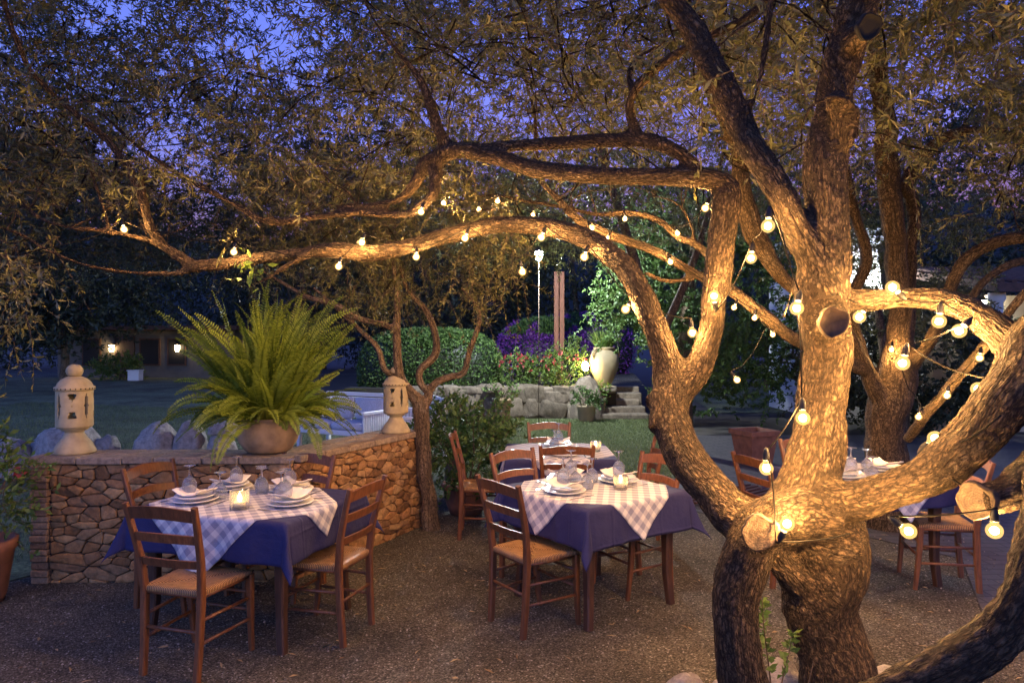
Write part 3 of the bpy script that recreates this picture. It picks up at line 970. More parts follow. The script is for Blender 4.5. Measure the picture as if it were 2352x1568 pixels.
# ---- slim olive at the end of the stone wall
o3 = at(990, 1216, 6.5); o3.z = 0
tree3 = empty('olive_tree', o3, 0, 'slim dark olive with three crooked stems at the end of the stone wall', 'tree', 'olive trees over the terrace')
SLIM[:] = [1.0, 1.0]
SL = [
    limb((990, 1222, 44, 6.5), (985, 1150, 36, 6.5), (975, 1080, 34, 6.5), (970, 1000, 36, 6.5), (968, 935, 40, 6.5), (945, 905, 26, 6.45), (920, 870, 24, 6.4), (912, 810, 20, 6.4), (912, 740, 18, 6.4), (912, 690, 14, 6.4), (905, 610, 11, 6.4), (890, 530, 8, 6.4)),
    limb((972, 930, 30, 6.5), (985, 905, 20, 6.5), (965, 880, 18, 6.5), (965, 850, 18, 6.5), (1000, 815, 19, 6.5), (1000, 770, 17, 6.5), (980, 715, 15, 6.5), (940, 670, 12, 6.5), (915, 610, 9, 6.5)),
    limb((985, 900, 20, 6.5), (1000, 880, 17, 6.5), (1030, 866, 16, 6.5), (1065, 855, 15, 6.5), (1080, 800, 14, 6.5), (1100, 745, 12, 6.5), (1095, 705, 9, 6.5), (1060, 660, 6, 6.5)),
    limb((915, 860, 18, 6.4), (885, 850, 15, 6.4), (868, 800, 14, 6.4), (835, 765, 12, 6.4), (780, 715, 9, 6.4), (720, 660, 6, 6.4)),
    limb((914, 760, 17, 6.4), (880, 745, 15, 6.4), (820, 730, 14, 6.4), (770, 700, 14, 6.4), (700, 680, 12, 6.4), (650, 650, 9, 6.4), (600, 620, 6, 6.4)),
]
grow('trunk', SL, o3, 'bark_smooth', tree3, voxel=.012, knob=.05, thin=.006)


def keep_three(p, vx, vy):
    cx = np.interp(vy, [500, 720], [900, 930])
    k = np.exp(-(((vx - 880) / 330) ** 4)) * (vy < np.interp(vx, [550, 760, 950, 1080, 1150, 1240], [660, 745, 690, 700, 700, 660])) * (vy > 380)
    return k * (.06 + .94 * patches(p, 2.0, 15, .42, .66))


c3 = place(900, (-2.9, 5.6, 2.1), (.35, 7.6, 3.5), keep_three)
d3 = RNG.normal(size=(len(c3), 3)); d3[:, 2] -= .5
crown('crown', tree3, [sprays(c3, d3, 24, .30, .055, .012, droop=.4)])

# ---- olives farther back whose crowns close the canopy
def far_olive(name, base, h, stems, n, lo, hi, keep, label, leaf='leaf_olive', group='trees beyond the terrace', tw=.5, ll=.08, lw=.019, nl=22, cat='tree', barkm='bark_smooth'):
    root = empty(name, base, 0, label, cat, group)
    mb = MB()
    for s_ in stems:
        sp = spline(s_, .25)
        mb.tube([Vector(q[:3]) for q in sp], [q[3] for q in sp], 9)
    tr = mb.build('trunk', M[barkm], root, smooth=True)
    n_ = len(tr.data.vertices); co = np.empty(n_ * 3, np.float32); tr.data.vertices.foreach_get('co', co)
    a = tr.data.attributes.new('bark', 'FLOAT_VECTOR', 'POINT'); co = co.reshape(-1, 3) * np.array([1, 1, .4]); a.data.foreach_set('vector', co.astype(np.float32).reshape(-1))
    c = place(n, lo, hi, keep)
    d = RNG.normal(size=(n, 3)); d[:, 2] *= .7
    crown('crown', root, [sprays(c, d, nl, tw, ll, lw)], leaf)
    return root


def keep_back(seed, lims, gapw=.8, sc=.8, lo=.36, hi=.62):
    def k(p, vx, vy):
        lim = np.interp(vx, [-600, 0, 300, 700, 1000, 1200, 1500, 2400], lims)
        kk = (vy < lim).astype(float)
        gap = np.exp(-(((vx - 650) / 130) ** 2 + ((vy - 60) / 140) ** 2)) + np.exp(-(((vx - 230) / 110) ** 2 + ((vy - 10) / 70) ** 2)) + .8 * np.exp(-(((vx - 370) / 100) ** 2 + ((vy - 350) / 110) ** 2)) + .6 * np.exp(-(((vx - 1100) / 120) ** 2 + ((vy - 250) / 80) ** 2))
        low = np.clip((vy - 320) / 120, 0, 1)
        return kk * np.clip(1 - gapw * gap, 0, 1) * np.maximum(patches(p, sc, seed, lo, hi), low * .9)
    return k


far_olive('olive_tree', (-8.2, 9.8, 0), 5, [[(0, 0, 0, .2), (.1, 0, 1.2, .15), (.8, .1, 2.6, .11), (2.2, .2, 4.2, .05)], [(.1, 0, 1.2, .12), (-.5, .2, 2.4, .09), (-1, 0, 4.2, .04)]], 4200,
          (-8.5, 7.5, 2.6), (-1.2, 11.5, 7.2), keep_back(21, [740, 720, 600, 600, 580, 500, 430, 430]), 'spreading olive tree behind the boulders on the left lawn, mostly hidden by nearer foliage', leaf='leaf_dark', tw=.45, ll=.08, lw=.02)
far_olive('olive_tree', (2.5, 11.2, 0), 5, [[(0, 0, 0, .13), (-.15, 0, 1.6, .11), (-.5, .1, 3, .09), (-1.1, .2, 5, .05)], [(-.15, 0, 1.7, .07), (.5, .1, 3.2, .06), (1, .2, 5, .03)]], 4200,
          (-2.5, 9.5, 3.0), (5.5, 13, 8.5), keep_back(33, [520, 520, 520, 560, 590, 600, 560, 520]), 'tall olive tree rising behind the farthest laid table on the grass', tw=.45, ll=.07, lw=.016)


def ball(cx, cy, cz, rx, ry, rz, seed, sc=.5, edge=.75):
    def k(p, vx, vy):
        q = np.sqrt(((p[:, 0] - cx) / rx) ** 2 + ((p[:, 1] - cy) / ry) ** 2 + ((p[:, 2] - cz) / rz) ** 2)
        w = np.array([mnoise.noise(Vector((a[0] * .9 + seed, a[1] * .9, a[2] * .9))) for a in p]) * .35
        return ((q + w) < 1).astype(float) * (.25 + .75 * (q > .5)) * (.12 + .88 * patches(p, sc, seed, .38, .55))
    return k


BG = [  # x, y, trunk radius, height of crown centre, radii, label, leaf
    (-15.5, 24, .16, 5.2, (4.2, 3.5, 3.6), 'pale stemmed tree with a round blue lit crown on the far left lawn', 'leaf_dark'),
    (-22, 28, .25, 6, (5, 4, 4.5), 'dark broad tree at the left edge of the far lawn', 'leaf_dark'),
    (-9.5, 33, .22, 6.6, (5, 4, 4.6), 'dark tree standing over the lit bungalow beyond the lawn', 'leaf_dark'),
    (-3.2, 30, .22, 6.2, (5, 4, 4.6), 'dark tree between the bungalow and the round clipped hedge', 'leaf_dark'),
    (3.2, 31, .22, 6.4, (5, 4, 5.0), 'dark tree behind the purple flowering hedge', 'leaf_dark'),
    (9.6, 26, .22, 5.4, (4.4, 4, 4.6), 'dark tree right of the amphora and steps', 'leaf_dark'),
    (-33, 44, .25, 4.2, (7, 4, 4.4), 'low dark tree at the far left behind the bungalow', 'leaf_dark'),
    (-22, 46, .25, 4.6, (7, 4, 4.8), 'dark tree directly behind the bungalow roof', 'leaf_dark'),
    (-12, 44, .25, 4.2, (6.5, 4, 4.4), 'dark tree right behind the end of the bungalow', 'leaf_dark'),
    (-3.5, 42, .25, 4.2, (6.5, 4, 4.4), 'dark tree far behind the clipped hedge', 'leaf_dark'),
    (16.5, 24, .25, 6.2, (4.5, 4, 4.8), 'dark tree rising behind the house with the brown roof', 'leaf_dark'),
]
for (x, y, r, zc, (rx, ry, rz), lab, lf) in BG:
    stems = [[(0, 0, 0, r), (.1, 0, 1.4, r * .8), (-.3, 0, 3, r * .6), (-.6, 0, zc, r * .25)], [(.1, 0, 1.3, r * .7), (.5, .1, 2.6, r * .55), (1.0, 0, zc, r * .2)], [(-.05, 0, 1.5, r * .5), (-.8, 0, 3.0, r * .35), (-1.6, 0, zc, r * .15)]]
    far_olive('garden_tree', (x, y, 0), zc, stems, 2300, (x - rx, y - ry, zc - rz), (x + rx, y + ry, zc + rz), ball(x, y, zc, rx, ry, rz, x * 3), lab, lf, tw=.8, ll=.20, lw=.075, nl=14)

# dense leafy trees at the right behind the steps
far_olive('evergreen_tree', (3.6, 14.6, 0), 3, [[(0, 0, 0, .2), (0, 0, 1.5, .16), (.3, .2, 4, .08)]], 1900, (1.0, 12.8, .3), (7.2, 16.5, 5.6), lambda p, vx, vy: ball(4.3, 14.6, 2.7, 2.8, 1.8, 2.7, 4, .9)(p, vx, vy) * ((p[:, 2] > 1.75) | (p[:, 0] > 3.1)), 'dense evergreen tree leaning over the stone steps, its near side lit green', 'leaf_hedge', tw=.35, ll=.10, lw=.045, nl=20)
far_olive('evergreen_tree', (7.2, 13.0, 0), 3, [[(0, 0, 0, .2), (0, 0, 1.5, .16), (-.2, .2, 3.6, .08)]], 1300, (5.2, 11.8, .1), (10, 15, 2.7), ball(7.6, 13.2, 1.4, 2.4, 1.5, 1.3, 14, .9), 'dark bushy tree behind the terracotta planter on the paved path', 'leaf_dark', tw=.35, ll=.10, lw=.045, nl=20)
far_olive('evergreen_tree', (5.2, 9.6, 0), 3, [[(0, 0, 0, .1), (0, 0, 1.0, .08), (-.1, .1, 2.2, .05)]], 700, (3.8, 9.0, 1.7), (7.0, 10.8, 4.2), ball(5.5, 9.8, 2.95, 1.5, .9, 1.2, 44, 1.2, ), 'grey green leafy tree at the right before the cream house wall', 'leaf_olive', tw=.3, ll=.07, lw=.022, nl=22)

# --------------------------------------------------------------- stone wall
def clip_poly(poly, nx, ny, d):
    """keep the side where nx*x + ny*y <= d"""
    out = []
    for i in range(len(poly)):
        a, b = poly[i], poly[(i + 1) % len(poly)]
        da, db = nx * a[0] + ny * a[1] - d, nx * b[0] + ny * b[1] - d
        if da <= 0: out.append(a)
        if da * db < 0:
            u = da / (da - db)
            out.append((a[0] + (b[0] - a[0]) * u, a[1] + (b[1] - a[1]) * u))
    return out


def masonry(W, H, cw, ch, gap, rnd, drop=.22):
    """irregular stones filling a W x H face: list of rounded outlines"""
    pts = []
    rows = int(H / ch) + 3; cols = int(W / cw) + 3
    for r in range(-1, rows):
        for c in range(-1, cols):
            if rnd.random() < drop: continue
            pts.append(((c + .5 * (r % 2) + rnd.uniform(-.46, .46)) , (r + rnd.uniform(-.42, .42))))
    res = []
    for i, p in enumerate(pts):
        poly = [(p[0] - 3, p[1] - 3), (p[0] + 3, p[1] - 3), (p[0] + 3, p[1] + 3), (p[0] - 3, p[1] + 3)]
        for j, q in enumerate(pts):
            if i == j or abs(q[0] - p[0]) > 4 or abs(q[1] - p[1]) > 4: continue
            nx, ny = q[0] - p[0], q[1] - p[1]
            L = math.hypot(nx, ny)
            nx /= L; ny /= L
            poly = clip_poly(poly, nx, ny, nx * (p[0] + q[0]) / 2 + ny * (p[1] + q[1]) / 2)
            if len(poly) < 3: break
        if len(poly) < 3: continue
        poly = [(x * cw, y * ch) for x, y in poly]
        for (nx, ny, d) in ((-1, 0, 0), (1, 0, W), (0, -1, 0), (0, 1, H)):
            poly = clip_poly(poly, nx, ny, d)
            if len(poly) < 3: break
        if len(poly) < 3: continue
        cx = sum(x for x, y in poly) / len(poly); cy = sum(y for x, y in poly) / len(poly)
        # mortar gap
        g = gap * rnd.uniform(.7, 1.5)
        q = []
        for x, y in poly:
            L = math.hypot(x - cx, y - cy)
            k = max(.2, 1 - g * 1.25 / max(L, 1e-4))
            q.append((cx + (x - cx) * k, cy + (y - cy) * k))
        for _ in range(1 if rnd.random() < .6 else 2):
            z = []
            for i2 in range(len(q)):
                a, b = q[i2], q[(i2 + 1) % len(q)]
                z += [(a[0] * .86 + b[0] * .14, a[1] * .86 + b[1] * .14), (a[0] * .14 + b[0] * .86, a[1] * .14 + b[1] * .86)]
            q = z
        area = abs(sum(q[k][0] * q[(k + 1) % len(q)][1] - q[(k + 1) % len(q)][0] * q[k][1] for k in range(len(q)))) / 2
        if area > .0004: res.append((q, (cx, cy)))
    return res


def stone_face(mb, O, U, Nn, W, H, cw, ch, gap, depth, seed, drop=.22):
    rnd = random.Random(seed)
    Z = Vector((0, 0, 1))
    for q, (cx, cy) in masonry(W, H, cw, ch, gap, rnd, drop):
        d = depth * rnd.uniform(.6, 1.25)
        tx, ty = rnd.uniform(-.12, .12), rnd.uniform(-.12, .12)
        vs, fs = [], []
        n = len(q)
        for lvl, (k, dd) in enumerate(((1.0, -.03), (1.0, .45), (.975, .88), (.88, 1.0), (.45, 1.02))):
            for (x, y) in q:
                X, Y = cx + (x - cx) * k, cy + (y - cy) * k
                h = d * dd + (tx * (X - cx) + ty * (Y - cy)) * (lvl > 0) + (.008 * mnoise.noise(Vector((X * 38, Y * 38, seed))) if lvl > 0 else 0)
                vs.append(O + U * X + Z * Y + Nn * h)
        vs.append(O + U * cx + Z * cy + Nn * d * 1.07)
        for l in range(4):
            for k in range(n):
                j = (k + 1) % n
                fs.append((l * n + k, l * n + j, (l + 1) * n + j, (l + 1) * n + k))
        for k in range(n): fs.append((4 * n + k, 4 * n + (k + 1) % n, 5 * n))
        mb.add(vs, fs, rnd.random())


A, B, C = Vector((-3.47, 5.06, 0)), Vector((-1.60, 5.10, 0)), Vector((-.86, 6.62, 0))
WH = .86
wall = empty('stone_wall', (-2.4, 5.3, 0), 0, 'low dry stone wall with brick end pier and pale coping carrying a fern and two lanterns', 'wall')
WO = Vector(wall.location)
mb = MB()
for (a, b, sd) in ((A, B, 3), (B, C, 8)):
    U = (b - a).normalized(); Nn = Vector((U.y, -U.x, 0))
    L = (b - a).length
    off = .125 if sd == 3 else 0
    stone_face(mb, a - WO + U * off, U, Nn, L - off, WH, .105, .052, .0030, .024, sd, .34)
    # the left end and the far side show too
    stone_face(mb, b - WO - Nn * .33, -U, -Nn, L, WH, .17, .11, .006, .03, sd + 20)
mb.build('stone_facing', M['wall_stone'], wall, smooth=True, attr=True)
mb = MB()
for (a, b) in ((A, B), (B, C)):
    U = (b - a).normalized(); Nn = Vector((U.y, -U.x, 0))
    c0, c1_, c2_, c3_ = a + U * .03, b, b - Nn * .33, a - Nn * .33 + U * .03
    vs = [p - WO + Vector((0, 0, z)) for z in (-.05, WH) for p in (c0, c1_, c2_, c3_)]
    mb.add(vs, [(3, 2, 1, 0), (4, 5, 6, 7), (0, 1, 5, 4), (1, 2, 6, 5), (2, 3, 7, 6), (3, 0, 4, 7)])
mb.build('mortar_core', M['mortar'], wall)
mb = MB()
rnd = random.Random(5)
z = 0.0
while z < WH - .02:
    h = rnd.uniform(.042, .056)
    h = min(h, WH - z)
    mb.box((-3.47 + .058 - WO.x + rnd.uniform(-.006, .006), 5.06 + .155 - WO.y + rnd.uniform(-.006, .006), z + h / 2), (.125, .395, h - .005), 0, rnd.random(), .006)
    z += h
mb.build('brick_pier', M['brick'], wall, attr=True)
mb = MB()
for (a, b, sd) in ((A, B, 0), (B, C, 1)):
    U = (b - a).normalized(); Nn = Vector((U.y, -U.x, 0))
    L = (b - a).length
    rz = math.atan2(U.y, U.x)
    s_ = -.03 if sd == 0 else .02
    while s_ < L - .02:
        w = min(rnd.uniform(.22, .36), L - s_)
        if L - s_ - w < .08: w = L - s_
        for (dp, wd) in ((.02, .19), (.215, .19)):
            c = a + U * (s_ + w / 2) + Nn * (.045 - dp - wd / 2 + .02) - WO
            mb.box((c.x, c.y, WH + .026 + rnd.uniform(-.002, .003) + (.0012 if sd else 0)), (w - .004, wd, .05), rz, rnd.random(), .007)
        s_ += w
mb.build('coping', M['coping'], wall, attr=True)

# ----------------------------------------------------------------- lanterns
def lantern(loc, label, s=1.0, rz=0.0):
    root = empty('clay_lantern', loc, rz, label, 'garden lantern', 'clay lanterns on the stone wall')
    root.scale = (s, s, s)
    mb = MB()
    mb.lathe([(.0, 0), (.138, 0), (.142, .012), (.132, .035), (.112, .075), (.080, .115), (.064, .145), (.062, .162), (.085, .168), (.090, .178), (.085, .186)], 36)
    mb.build('pedestal', M['terracotta_pale'], root, smooth=True)
    # pierced drum: a ring of panels whose openings are cut through
    mb = MB()
    n = 96; r0, r1 = .122, .106
    zs = [.186, .20, .235, .26, .285, .31, .33, .345, .36, .38, .40, .42, .44, .458]
    prof = {0: .100, 1: .118}

    def opened(k, zi):
        a = (k % 24) / 24.0
        z_ = (zs[zi] + zs[zi + 1]) / 2
        zc = (z_ - .27) / .17
        if a < .5:   # hourglass: two triangles point to point with a dot between
            u = abs(a - .25)
            if z_ > .385: return z_ < .445 and u < (z_ - .378) * 3.0
            if z_ < .32: return z_ > .255 and u < (.33 - z_) * 2.6
            return .345 < z_ < .36 and u < .03
        u = abs(a - .75)      # slim spindle slot
        return abs(z_ - .355) < .085 and u < .075 * (1 - (abs(z_ - .355) / .09) ** 2) + .01
    vs = []
    for zz in zs:
        f = .92 if zz < .19 else 1
        for k in range(n):
            a = 2 * PI * k / n
            vs.append((r0 * f * math.cos(a), r0 * f * math.sin(a), zz))
    off = len(vs)
    for zz in zs:
        for k in range(n):
            a = 2 * PI * k / n
            vs.append((r1 * math.cos(a), r1 * math.sin(a), zz))
    fs = []
    m = len(zs)
    op = {(k, i): opened(k, i) for k in range(n) for i in range(m - 1)}
    for i in range(m - 1):
        for k in range(n):
            if op[(k, i)]: continue
            j = (k + 1) % n
            fs.append((i * n + k, i * n + j, (i + 1) * n + j, (i + 1) * n + k))
            fs.append((off + i * n + j, off + i * n + k, off + (i + 1) * n + k, off + (i + 1) * n + j))
            if op[((k + 1) % n, i)]: fs.append((i * n + j, off + i * n + j, off + (i + 1) * n + j, (i + 1) * n + j))
            if op[((k - 1) % n, i)]: fs.append((i * n + k, (i + 1) * n + k, off + (i + 1) * n + k, off + i * n + k))
            if i + 1 < m - 1 and op[(k, i + 1)]: fs.append(((i + 1) * n + k, (i + 1) * n + j, off + (i + 1) * n + j, off + (i + 1) * n + k))
            if i > 0 and op[(k, i - 1)]: fs.append((i * n + k, off + i * n + k, off + i * n + j, i * n + j))
    mb.add(vs, fs)
    mb.build('pierced_drum', M['terracotta_pale'], root)
    mb = MB()
    mb.lathe([(.104, .456), (.132, .462), (.134, .485), (.118, .492), (.110, .515), (.088, .540), (.058, .556), (.045, .562)], 36)
    mb.build('lid', M['terracotta_pale'], root, smooth=True)
    mb = MB()
    for k in range(26):
        a = 2 * PI * k / 26
        mb.tube([(.128 * math.cos(a), .128 * math.sin(a), .474), (.1352 * math.cos(a), .1352 * math.sin(a), .474)], .0055, 6)
    mb.build('air_hole_shade', M['hole_shade'], root)  # solid pegs; the shade inside the holes is painted by their colour
    mb = MB()
    mb.lathe([(.035, .560), (.050, .575), (.058, .598), (.054, .622), (.038, .642), (.018, .650), (0, .651)], 28)
    mb.build('finial', M['terracotta_pale'], root, smooth=True)
    return root


lz = WH + .0545
lantern((-3.29, 5.24, lz), 'pale pierced clay lantern with ball finial on the brick end of the stone wall', 1.02)
lantern((-1.07, 6.42, lz), 'pale pierced clay lantern behind the slim olive at the far end of the stone wall', .93, 1.0)

# -------------------------------------------------------------- potted fern
fern = empty('potted_fern', (-1.85, 5.29, lz), 0, 'huge arching green fern in an aged round pot on the stone wall', 'potted plant')
mb = MB()
mb.lathe([(.0, 0), (.135, 0), (.17, .02), (.215, .09), (.228, .15), (.222, .20), (.205, .235), (.20, .25), (.205, .262), (.19, .262), (.185, .235), (.0, .22)], 40)
mb.build('pot', M['pot_aged'], fern, smooth=True)


def fronds(n, rmin, rmax, seed, up=(.25, 1.35), pinn=.055, pairs=38, drop=.9, base=(0, 0, .24), br=.12, wid=.012, bare=.1, roll=.0):
    r = random.Random(seed)
    base_, dir_, len_, wid_, side_ = [], [], [], [], []
    stems = MB(); tint = []
    for i in range(n):
        a = r.uniform(0, 2 * PI)
        L = r.uniform(rmin, rmax)
        el = r.uniform(*up)
        h = Vector((math.cos(a), math.sin(a), 0))
        p = Vector(base) + h * r.uniform(0, br)
        d = (h * math.cos(el) + Vector((0, 0, 1)) * math.sin(el)).normalized()
        sd = h.cross(Vector((0, 0, 1)))
        tw = r.uniform(-.5, .5)
        st = L / pairs
        pts = [p.copy()]
        g = drop * r.uniform(.4, 1.7)
        rl = r.uniform(-roll, roll)
        tt = r.random()
        ph = r.uniform(0, 6)
        for k in range(pairs):
            d = (d + Vector((0, 0, -1)) * g * st * (.25 + 1.6 * (k / pairs) ** 1.4) + sd * (tw + .5 * math.sin(k * .16 + ph)) * st).normalized()
            p = p + d * st
            pts.append(p.copy())
            u = (k + 1) / pairs
            ln = pinn * (math.sin(PI * min(1, u * .84 + .14)) ** .6) * r.uniform(.8, 1.1)
            if u < bare: continue
            s1 = (sd - d * sd.dot(d)).normalized()
            up_ = s1.cross(d)
            ra = rl * (.4 + u)
            s1, up_ = s1 * math.cos(ra) + up_ * math.sin(ra), up_ * math.cos(ra) - s1 * math.sin(ra)
            for s_ in (-1, 1):
                base_.append(p); dd = (s1 * s_ + d * r.uniform(.18, .42) + up_ * r.uniform(.0, .28)).normalized()
                dir_.append(dd); len_.append(ln); wid_.append(wid * (.5 + ln / pinn * .5)); side_.append(up_)
                tint.append(min(1, max(0, tt * .6 + r.uniform(0, .4))))
        stems.tube(pts[::3] + [pts[-1]], [.0025] * (len(pts[::3]) + 1), 4, cap=False)
    q = leaf_quads(np.array(base_), np.array(dir_), np.array(len_), np.array(wid_), .1, np.array(side_))
    return q, np.array(tint), stems


fa = fronds(130, .5, 1.08, 4, (1.0, 1.56), .060, 54, 1.0, br=.15, wid=.017, bare=.08, roll=1.2)
fb = fronds(150, .35, .74, 14, (.25, 1.25), .056, 42, 2.3, br=.17, wid=.017, bare=.06, roll=.9)
fc = fronds(14, .45, .72, 24, (.15, .95), .060, 50, 3.3, br=.19, wid=.018, bare=.04, roll=.7)
q = np.concatenate([fa[0], fb[0], fc[0]]); tn = np.concatenate([fa[1], fb[1], fc[1]]); st = fa[2]; st.add(fb[2].v, fb[2].f); st.add(fc[2].v, fc[2].f)
quads_mesh('fronds', q, ['leaf_fern'], None, tn, fern)
st.build('frond_stems', M['leaf_fern'], fern)

# ------------------------------------------------------------------- chairs
def make_chair():
    root = empty('chair', (0, 0, 0), 0, 'x x x x', 'chair', 'wooden ladder back chairs with rush seats')
    W_ = 'chair_wood'
    for s_ in (-1, 1):
        mb = MB()
        pts = [(s_ * .168, -.205, 0), (s_ * .172, -.190, .2), (s_ * .178, -.182, .44), (s_ * .190, -.200, .62), (s_ * .205, -.245, .80), (s_ * .213, -.275, .915)]
        mb.bar(pts, [.032, .034, .036, .034, .032, .030], [.036, .040, .042, .036, .030, .026])
        mb.build('back_post', M[W_], root)
        mb = MB()
        pts = [(s_ * .192, .205, 0), (s_ * .197, .190, .15), (s_ * .203, .178, .32), (s_ * .205, .175, .445)]
        mb.bar(pts, [.027, .031, .036, .038], [.027, .031, .036, .038])
        mb.build('front_leg', M[W_], root)
    for (z0, hgt, arch) in ((.862, .062, .022), (.735, .046, .010), (.600, .042, .008)):
        mb = MB()
        n = 12
        vs, fs = [], []
        yb = np.interp(z0, [.44, .62, .80, .915], [-.182, -.200, -.245, -.275])
        xw = np.interp(z0, [.44, .62, .80, .915], [.178, .190, .205, .213]) - .010
        for k in range(n + 1):
            u = -1 + 2 * k / n
            bow = -.030 * (1 - u * u)
            top = hgt / 2 + arch * (1 - u * u); bot = -hgt / 2 + arch * .8 * (1 - u * u)
            for (dy, dz) in ((.008, bot), (-.008, bot), (-.008, top), (.008, top)):
                vs.append((u * xw, yb + bow + dy - dz * .25, z0 + dz))
        for k in range(n):
            for j in range(4): fs.append((k * 4 + j, k * 4 + (j + 1) % 4, (k + 1) * 4 + (j + 1) % 4, (k + 1) * 4 + j))
        fs.append((0, 1, 2, 3)); fs.append((n * 4 + 3, n * 4 + 2, n * 4 + 1, n * 4))
        mb.add(vs, fs)
        auto_smooth(mb.build('back_slat', M[W_], root), 50)
    # rush seat
    mb = MB()
    n = 26
    vs, fs = [], []
    for j in range(n + 1):
        for i in range(n + 1):
            u, v_ = -1 + 2 * i / n, -1 + 2 * j / n
            hw = .188 + .022 * (v_ + 1) / 2
            x, y = u * hw, v_ * .188 - .002
            m_ = max(abs(u), abs(v_))
            z_ = .468 - .012 * (1 - m_ ** 2) + .003 * abs(math.sin(max(abs(u), abs(v_)) * 30))
            dia = abs(abs(u) - abs(v_))
            z_ -= .006 * max(0, 1 - dia * 9)
            if m_ > .96: z_ -= .010
            vs.append((x, y, z_))
    for j in range(n):
        for i in range(n): fs.append((j * (n + 1) + i, j * (n + 1) + i + 1, (j + 1) * (n + 1) + i + 1, (j + 1) * (n + 1) + i))
    b0 = len(vs)
    ring = [i for i in range(n + 1)] + [(j * (n + 1) + n) for j in range(1, n + 1)] + [n * (n + 1) + i for i in range(n - 1, -1, -1)] + [j * (n + 1) for j in range(n - 1, 0, -1)]
    for k, r_ in enumerate(ring):
        x, y, z_ = vs[r_]; vs.append((x * 1.012, y * 1.012, z_ - .018))
    for k, r_ in enumerate(ring):
        x, y, z_ = vs[r_]; vs.append((x * .97, y * .97, .428))
    m_ = len(ring)
    for k in range(m_):
        j = (k + 1) % m_
        fs.append((ring[k], ring[j], b0 + j, b0 + k)); fs.append((b0 + k, b0 + j, b0 + m_ + j, b0 + m_ + k))
    fs.append(tuple(range(b0 + m_, b0 + 2 * m_)))
    mb.add(vs, fs)
    mb.build('seat', M['rush'], root, smooth=True)
    mb = MB()
    for s_ in (-1, 1):
        mb.tube([(s_ * .178, -.175, .432), (s_ * .203, .172, .432)], .012, 8)
    mb.tube([(-.2, .178, .432), (.2, .178, .432)], .012, 8); mb.tube([(-.176, -.178, .432), (.176, -.178, .432)], .012, 8)
    mb.build('seat_rail', M[W_], root, smooth=True)
    for (p, q) in (((-.173, -.186, .19), (-.198, .186, .19)), ((.173, -.186, .19), (.198, .186, .19)), ((-.175, -.184, .31), (-.202, .180, .31)), ((.175, -.184, .31), (.202, .180, .31)),
                   ((-.199, .186, .24), (.199, .186, .24)), ((-.202, .180, .34), (.202, .180, .34)), ((-.174, -.188, .25), (.174, -.188, .25))):
        mb = MB(); mb.tube([p, q], .0095, 8)
        mb.build('stretcher', M[W_], root, smooth=True)
    return root


chair0 = make_chair()
_used = [False]


def chair(x, y, face, label, scale=None):
    """face: heading in degrees of the sitter's view, 90 = away from the camera"""
    rz = math.radians(face - 90)
    if not _used[0]:
        _used[0] = True
        chair0.location = (x, y, .004); chair0.rotation_euler = (0, 0, rz); chair0['label'] = label
        return chair0
    return dup(chair0, (x, y, .004), rz, label)


# ----------------------------------------------------------- tables, cloths
def make_table(cx, cy, lx, ly, ang, label, seed):
    a = math.radians(ang)
    root = empty('dining_table', (cx, cy, .004), a, label, 'table', 'laid dining tables')
    mb = MB(); mb.box((0, 0, .735), (lx, ly, .03), bevel=.006)
    mb.build('tabletop', M['table_wood'], root)
    for sx in (-1, 1):
        for sy in (-1, 1):
            mb = MB()
            x, y = sx * (lx / 2 - .085), sy * (ly / 2 - .085)
            mb.bar([(x + sx * .012, y + sy * .012, 0), (x - sx * .004, y - sy * .004, .2), (x - sx * .004, y - sy * .004, .45), (x, y, .62), (x, y, .719)], [.050, .054, .064, .078, .080], [.050, .054, .064, .078, .080])
            mb.build('leg', M['table_wood'], root)
    mb = MB()
    mb.box((0, ly / 2 - .085, .675), (lx - .255, .022, .085)); mb.box((0, -ly / 2 + .085, .675), (lx - .255, .022, .085))
    mb.box((lx / 2 - .085, 0, .675), (.022, ly - .255, .085)); mb.box((-lx / 2 + .085, 0, .675), (.022, ly - .255, .085))
    mb.build('apron', M['table_wood'], root)
    return root


